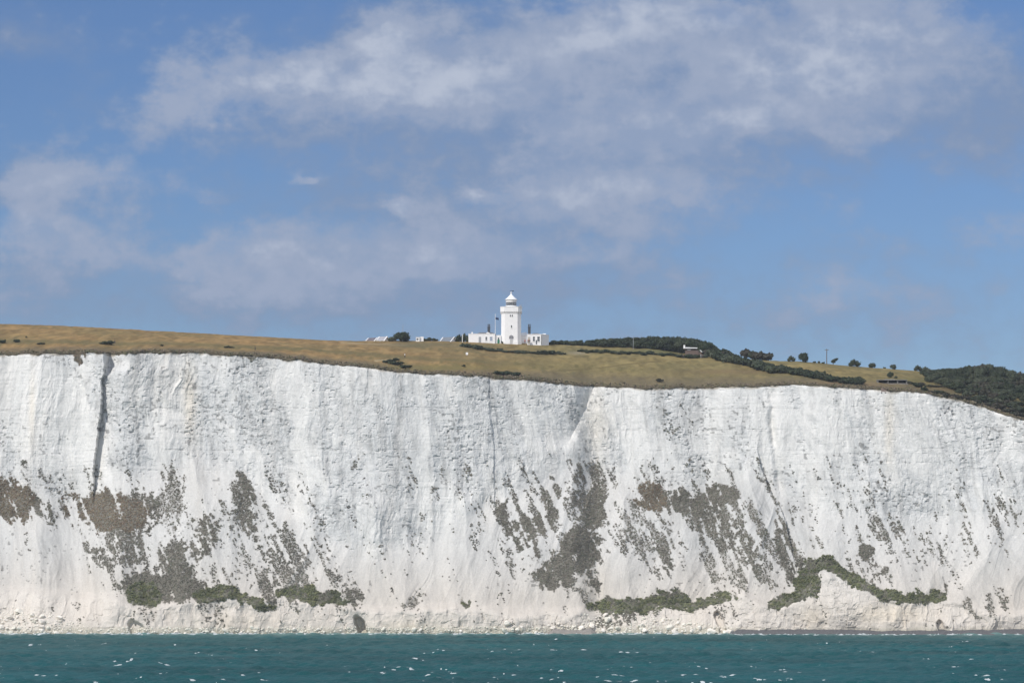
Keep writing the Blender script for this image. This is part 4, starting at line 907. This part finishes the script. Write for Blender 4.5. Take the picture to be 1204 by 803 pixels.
# ------------------------------------------------------------------ other houses
def house(name, p, w, dp, hw, hr, rz, roofm, label, cat, barge=.3, chim=False, wallm=m_white):
    h = empty(name, p, rz, label, cat)
    MB().box(-w / 2, w / 2, -dp / 2, dp / 2, -2, hw).add([(-w / 2, -dp / 2, hw), (-w / 2, dp / 2, hw), (-w / 2, 0, hw + hr * .94), (w / 2, -dp / 2, hw), (w / 2, dp / 2, hw), (w / 2, 0, hw + hr * .94)], [(0, 2, 1), (3, 4, 5), (0, 3, 5, 2), (1, 2, 5, 4)]).build('wall', wallm, h)
    e = .25; rfm = MB(); z0 = hw - e * hr / (dp / 2) + .06
    for s_ in (-1, 1):
        yy0 = s_ * (dp / 2 + e); rfm.add([(-w / 2 - .1, yy0, z0), (w / 2 + .1, yy0, z0), (w / 2 + .1, 0, hw + hr + .03), (-w / 2 - .1, 0, hw + hr + .03), (-w / 2 - .1, yy0, z0 + .14), (w / 2 + .1, yy0, z0 + .14), (w / 2 + .1, 0, hw + hr + .17), (-w / 2 - .1, 0, hw + hr + .17)], [(0, 1, 2, 3), (4, 5, 6, 7), (0, 1, 5, 4), (1, 2, 6, 5), (3, 0, 4, 7)])
    rf_ = rfm.build('roof', roofm, h)
    for sx_ in (-1, 1):
        xx = sx_ * (w / 2 + .12); bb = MB()
        for s_ in (-1, 1):
            yy0 = s_ * (dp / 2 + e + .02)
            bb.add([(xx, yy0, z0 - .1), (xx, 0, hw + hr - .12), (xx, 0, hw + hr + .24), (xx, yy0, z0 + .26), (xx + sx_ * barge, yy0, z0 - .1), (xx + sx_ * barge, 0, hw + hr - .12), (xx + sx_ * barge, 0, hw + hr + .24), (xx + sx_ * barge, yy0, z0 + .26)], [(0, 1, 2, 3), (4, 5, 6, 7), (3, 2, 6, 7), (0, 1, 5, 4), (0, 3, 7, 4)])
        bb.build('bargeboard', m_white2, h)
    for k in (-.25, .25): window(h, k * w, -dp / 2, .9, .9, 1.1)
    if chim: MB().box(-w * .3, -w * .3 + .7, -.35, .35, hw, hw + hr + .9).build('chimney', wallm, rf_)
    return h
m_pslate = mat('purple_slate', (.13, .115, .135), .7, var=.2, scale=2); m_gslate = mat('grey_slate', (.16, .18, .21), .65, var=.2, scale=2); m_lslate = mat('pale_slate', (.33, .33, .36), .7, var=.15, scale=2)
def lower(p, dz): return p - Vector((0, 0, dz))
house('cottage', lower(beyond(438.5, 106), 2.2), 3.6, 5, 2.0, 1.7, R(-32), m_pslate, 'low cottage with purple slate roof and white verge, leftmost on the skyline', 'cottage', .35)
house('cottage', lower(beyond(450.5, 105), 1.75), 3.0, 4.5, 1.7, 1.9, R(-30), m_lslate, 'white walled cottage with pale roof beside the large dome-shaped tree', 'cottage', .4)
house('bungalow', lower(beyond(527.5, 104), 2.2), 4.6, 6, 1.7, 2.3, R(-30), m_gslate, 'grey slate roofed bungalow with white right verge left of the lighthouse', 'bungalow', .3)
sh = empty('white_shed', beyond(493.5, 97), 0, 'small white flat-roofed shed with grey doorway right of the dome tree', 'shed')
MB().box(-1.45, .3, -1, 1.2, -1, 1.45).build('wall', m_white, sh); MB().box(.3, 1.5, -.6, 1.2, -1, 1.75).build('end_wall', m_white, sh); MB().box(-.05, .29, -1.05, -.9, -.5, 1.2).build('door', m_grey, sh); MB().box(-1.55, .28, -1.1, 1.25, 1.453, 1.55).build('roof', m_white2, sh)
MB().box(-1.2, -.5, -1.06, -.95, .4, 1.0).build('window', m_glass, sh)
# house among the trees at the right end of the wood
hp = ground(815, 419.5); hb = empty('chalet', hp + Vector((0, 2.5, 0)), 0, 'brown chalet with white gable and roof edge among trees right of the yellow field', 'house')
hz = hp.z
def hx(px): return (px - 815) * SC * .985
def hh(py): return (419.5 - py) * SC * .985
m_brown = mat('brown_cladding', (.14, .10, .085), .8, var=.2, scale=2)
MB().box(hx(806), hx(822), -.6, 3, -1, hh(410.5)).build('wall', m_brown, hb)
MB().add([(hx(805), -1.1, hh(409)), (hx(821), -1.1, hh(409)), (hx(821), 3.3, hh(409)), (hx(805), 3.3, hh(409)), (hx(807), 1.1, hh(406.6)), (hx(815), 1.1, hh(407.4))], [(0, 1, 5, 4), (1, 2, 5), (2, 3, 4, 5), (3, 0, 4), (3, 2, 1, 0)]).build('roof', m_lslate, hb)
MB().box(hx(804.8), hx(820.3), -1.25, -1.11, hh(409.0), hh(407.9)).build('fascia', m_white2, hb)
MB().box(hx(803.6), hx(805.6), -.9, 0, hh(409), hh(404.7)).build('chimney', m_white, hb)
MB().box(hx(808), hx(812.5), -.72, -.602, hh(411.0), hh(410.2)).build('window', m_white2, hb)
MB().add([(hx(823.2), -.8, hh(410.8)), (hx(824.5), -.8, hh(410.8)), (hx(826.8), -.8, hh(413.2)), (hx(825.2), -.8, hh(413.2)), (hx(823.2), .4, hh(410.8)), (hx(824.5), .4, hh(410.8)), (hx(826.8), .4, hh(413.2)), (hx(825.2), .4, hh(413.2))], [(3, 2, 1, 0), (4, 5, 6, 7), (0, 1, 5, 4), (1, 2, 6, 5), (2, 3, 7, 6), (3, 0, 4, 7)]).build('porch_roof', m_white2, hb)
MB().box(hx(822.1), hx(826), -.3, 2.6, -1, hh(413.3)).build('porch', m_brown, hb)

# ------------------------------------------------------------------ poles, posts, bunker
def pole(p, h, r, label, cross=True, name='utility_pole', m=m_bark):
    t = empty(name, p, 0, label, 'pole')
    MB().tube((0, 0, -1), (.08, 0, h), r * 1.2, r).build('shaft', m, t)
    if cross: MB().box(-.7, .8, -.08, .08, h - .55, h - .4).tube((-.6, 0, h - .4), (-.6, 0, h - .15), .06).tube((.7, 0, h - .4), (.7, 0, h - .15), .06).build('crossarm', m, t)
pole(beyond(972, 97), 5.9, .14, 'wooden utility pole standing on the right skyline')
pole(beyond(473.5, 108), 6.8, .07, 'thin grey aerial mast rising behind the dome-shaped tree', False, 'aerial_mast', m_grey)
pole(beyond(744.5, 92), 5.2, .08, 'thin grey pole standing in front of the long wood', False, 'aerial_mast', m_grey)
pole(beyond(543.5, 98), 3.1, .12, 'short white post by the trees left of the keepers cottage', False, 'post', m_white2)
sg = empty('signpost', ground(549, 419.3), 0, 'white round-cornered notice on a thin post in the grass below the lighthouse', 'sign')
MB().tube((0, 0, -.3), (0, 0, 1.4), .06).build('post', m_bark, sg); MB().box(-.42, .42, -.06, -.02, .65, 1.55).build('notice_board', m_white2, sg)
mk_ = empty('marker_stone', ground(996.5, 450.2), 0, 'pale upright marker stone at the foot of the hedge by the edge', 'stone')
MB().prism([(-.3, -.2), (.3, -.2), (.3, .2), (-.3, .2)], -.3, 1.0, [(-.22, -.15), (.22, -.15), (.22, .15), (-.22, .15)]).prism([(-.3, -.25), (.3, -.25), (.3, .25), (-.3, .25)], 1.002, 1.12).build('stone_block', mat('pale_stone', (.42, .42, .4), .9, var=.2), mk_)
m_conc = mat('concrete', (.24, .235, .22), .9, var=.25, scale=1, bump=.4)
bp_ = ground(1049, 451.5); bk = empty('bunker', bp_, R(2), 'long low concrete bunker with dark open front at the cliff edge', 'bunker')
bw = .29
MB().box(-5.2, 5.4, 2.6, 2.9, -1.5, 1.35).build('rear_wall', m_conc, bk)
MB().box(-5.4, 5.5, -.4, 2.95, 1.353, 1.55).build('roof_slab', m_conc, bk)
MB().box(-2.6, 1.0, -.3, 2.5, 1.553, 1.75).build('roof_cap', m_conc, bk)
for q in (-5.2, -1.6, 1.9, 5.1): MB().box(q, q + .25, -.1, 2.58, -1.2, 1.35).build('pier', m_conc, bk)
MB().box(-5.4, 5.5, -.6, -.35, -1.2, .25).build('front_sill', mat('old_concrete', (.2, .18, .16), .9, var=.3), bk)
MB().box(-4.9, 5.0, 2.3, 2.58, -.5, 1.34).build('shade_panel', mat('painted_shade', (.02, .02, .025), .9), bk)  # near-black panel painted as the shade inside the bunker opening
rp = ground(1039, 456.2); ru = empty('brick_ruin', rp + Vector((0, -.8, -1.2)), 0, 'small brown brick ruin hanging on the cliff edge below the bunker', 'ruin')
m_rb = mat('ruin_brick', (.24, .18, .15), .9, var=.25, scale=3, bump=.4)
MB().box(-1.0, 1.0, -.4, 1.5, -.4, 1.2).build('wall', m_rb, ru); MB().box(-1.1, 1.1, -.5, .6, -.75, -.403).build('floor_slab', mat('ruin_slab', (.1, .09, .09), .9), ru); MB().box(.1, .75, -.3, .6, -2.0, -.753).build('support_pier', m_rb, ru)

# ------------------------------------------------------------------ people
def person(p, rz, top, legs, label, h=1.75, bag=None):
    t = empty('person', p, rz, label, 'person'); t.scale = (h / 1.75,) * 3
    def skin(name, vs, es, rs, m, par):
        me = bpy.data.meshes.new(name); me.from_pydata(vs, es, []); me.update(); o = obj(name, me, m, par)
        md = o.modifiers.new('skin', 'SKIN'); ss = o.modifiers.new('sub', 'SUBSURF'); ss.levels = 1; ss.render_levels = 1
        for k, r in enumerate(rs): me.skin_vertices[0].data[k].radius = (r, r * .85)
        me.skin_vertices[0].data[0].use_root = True
        return o
    V_ = [(0, 0, .95), (0, 0, 1.2), (0, 0, 1.42), (0, -.01, 1.5), (0, -.03, 1.58), (0, -.02, 1.72),
          (.1, 0, .88), (.11, -.10, .5), (.11, -.06, .08), (.11, -.2, .03), (-.1, 0, .88), (-.11, .08, .5), (-.11, .16, .1), (-.11, .04, .03),
          (.19, 0, 1.40), (.25, .04, 1.12), (.25, -.07, .88), (.25, -.1, .78), (-.19, 0, 1.40), (-.25, -.03, 1.12), (-.25, -.13, .88), (-.25, -.16, .78)]
    E_ = [(0, 1), (1, 2), (2, 3), (3, 4), (4, 5), (0, 6), (6, 7), (7, 8), (8, 9), (0, 10), (10, 11), (11, 12), (12, 13), (2, 14), (14, 15), (15, 16), (16, 17), (2, 18), (18, 19), (19, 20), (20, 21)]
    Rr = [.14, .13, .14, .055, .095, .075, .085, .06, .04, .04, .085, .06, .04, .04, .06, .045, .035, .04, .06, .045, .035, .04]
    skin('body', V_, E_, Rr, mat('skin', (.45, .29, .21), .6), t)
    a = [0, 1, 2, 14, 15, 16, 18, 19, 20]; mp_ = {q: k for k, q in enumerate(a)}
    skin('jacket', [V_[q] for q in a], [(mp_[i_], mp_[j_]) for i_, j_ in E_ if i_ in mp_ and j_ in mp_], [Rr[q] + .025 for q in a], mat('jacket', top, .8), t)
    a = [0, 6, 7, 8, 10, 11, 12]; mp_ = {q: k for k, q in enumerate(a)}
    skin('trousers', [V_[q] for q in a], [(mp_[i_], mp_[j_]) for i_, j_ in E_ if i_ in mp_ and j_ in mp_], [Rr[q] + .02 for q in a], mat('trousers', legs, .8), t)
    MB().lathe([(.04, 1.56), (.105, 1.62), (.11, 1.70), (.08, 1.77), (.02, 1.80)], 12, 0, .0).build('hair', mat('hair', (.05, .035, .025), .7), t, True)
    return t
D = (.03, .032, .04)
def lift(p): return p + Vector((0, 0, .05))
person(lift(ground(300, 412.5)), R(80), (.05, .045, .05), D, 'person in dark clothes standing above the rocky notch in the cliff edge')
person(lift(ground(135, 404.5)), R(90), D, (.06, .06, .08), 'person in dark clothes beside the wide pair of bushes on the left slope')
person(lift(ground(476, 421)), R(-80), (.8, .8, .8), D, 'walker in white top and dark trousers on the slope below the dome tree', 1.8)
person(lift(ground(803.3, 422)), R(10), D, D, 'person all in dark clothes at the left edge of the chalet garden')
person(lift(ground(826.5, 421.5)), R(-60), D, (.05, .05, .06), 'person in dark clothes standing in front of the chalet porch')
person(lift(ground(824.2, 421.5)), R(70), (.6, .6, .62), (.3, .3, .34), 'person in pale clothes standing in front of the chalet porch')
person(Vector((LX + px2x(621.4), LY - 1.2, BZ - .45)), R(20), (.35, .04, .04), D, 'person in a red top by the door of the house right of the tower')
person(Vector((LX + px2x(623.4), LY - 1.0, BZ - .45)), R(-30), D, D, 'person in dark clothes by the door of the house right of the tower')
person(Vector((LX + px2x(617.6), LY - .2, BZ - .45)), R(0), (.4, .1, .1), (.25, .12, .12), 'person in dull red clothes in the gap right of the tower')

# ------------------------------------------------------------------ haze
HAZE = 6.0e-5
hm = bpy.data.materials.new('sea_air'); hm.use_nodes = True; ht = hm.node_tree; ht.nodes.clear()
vo = ht.nodes.new('ShaderNodeVolumePrincipled'); vo.inputs['Color'].default_value = (.82, .90, 1, 1); vo.inputs['Density'].default_value = HAZE
ou = ht.nodes.new('ShaderNodeOutputMaterial'); ht.links.new(vo.outputs[0], ou.inputs['Volume'])
if HAZE > 0:
    zb_ = -4; zt_ = float(max(TZ.max(), 125)) + 15
    tag(MB().box(-1700, 1700, -480, float(TY.max()) + 200, zb_, zt_).build('haze', hm), 'pale blue sea haze filling the air over sea and cliff', 'haze', kind='stuff')
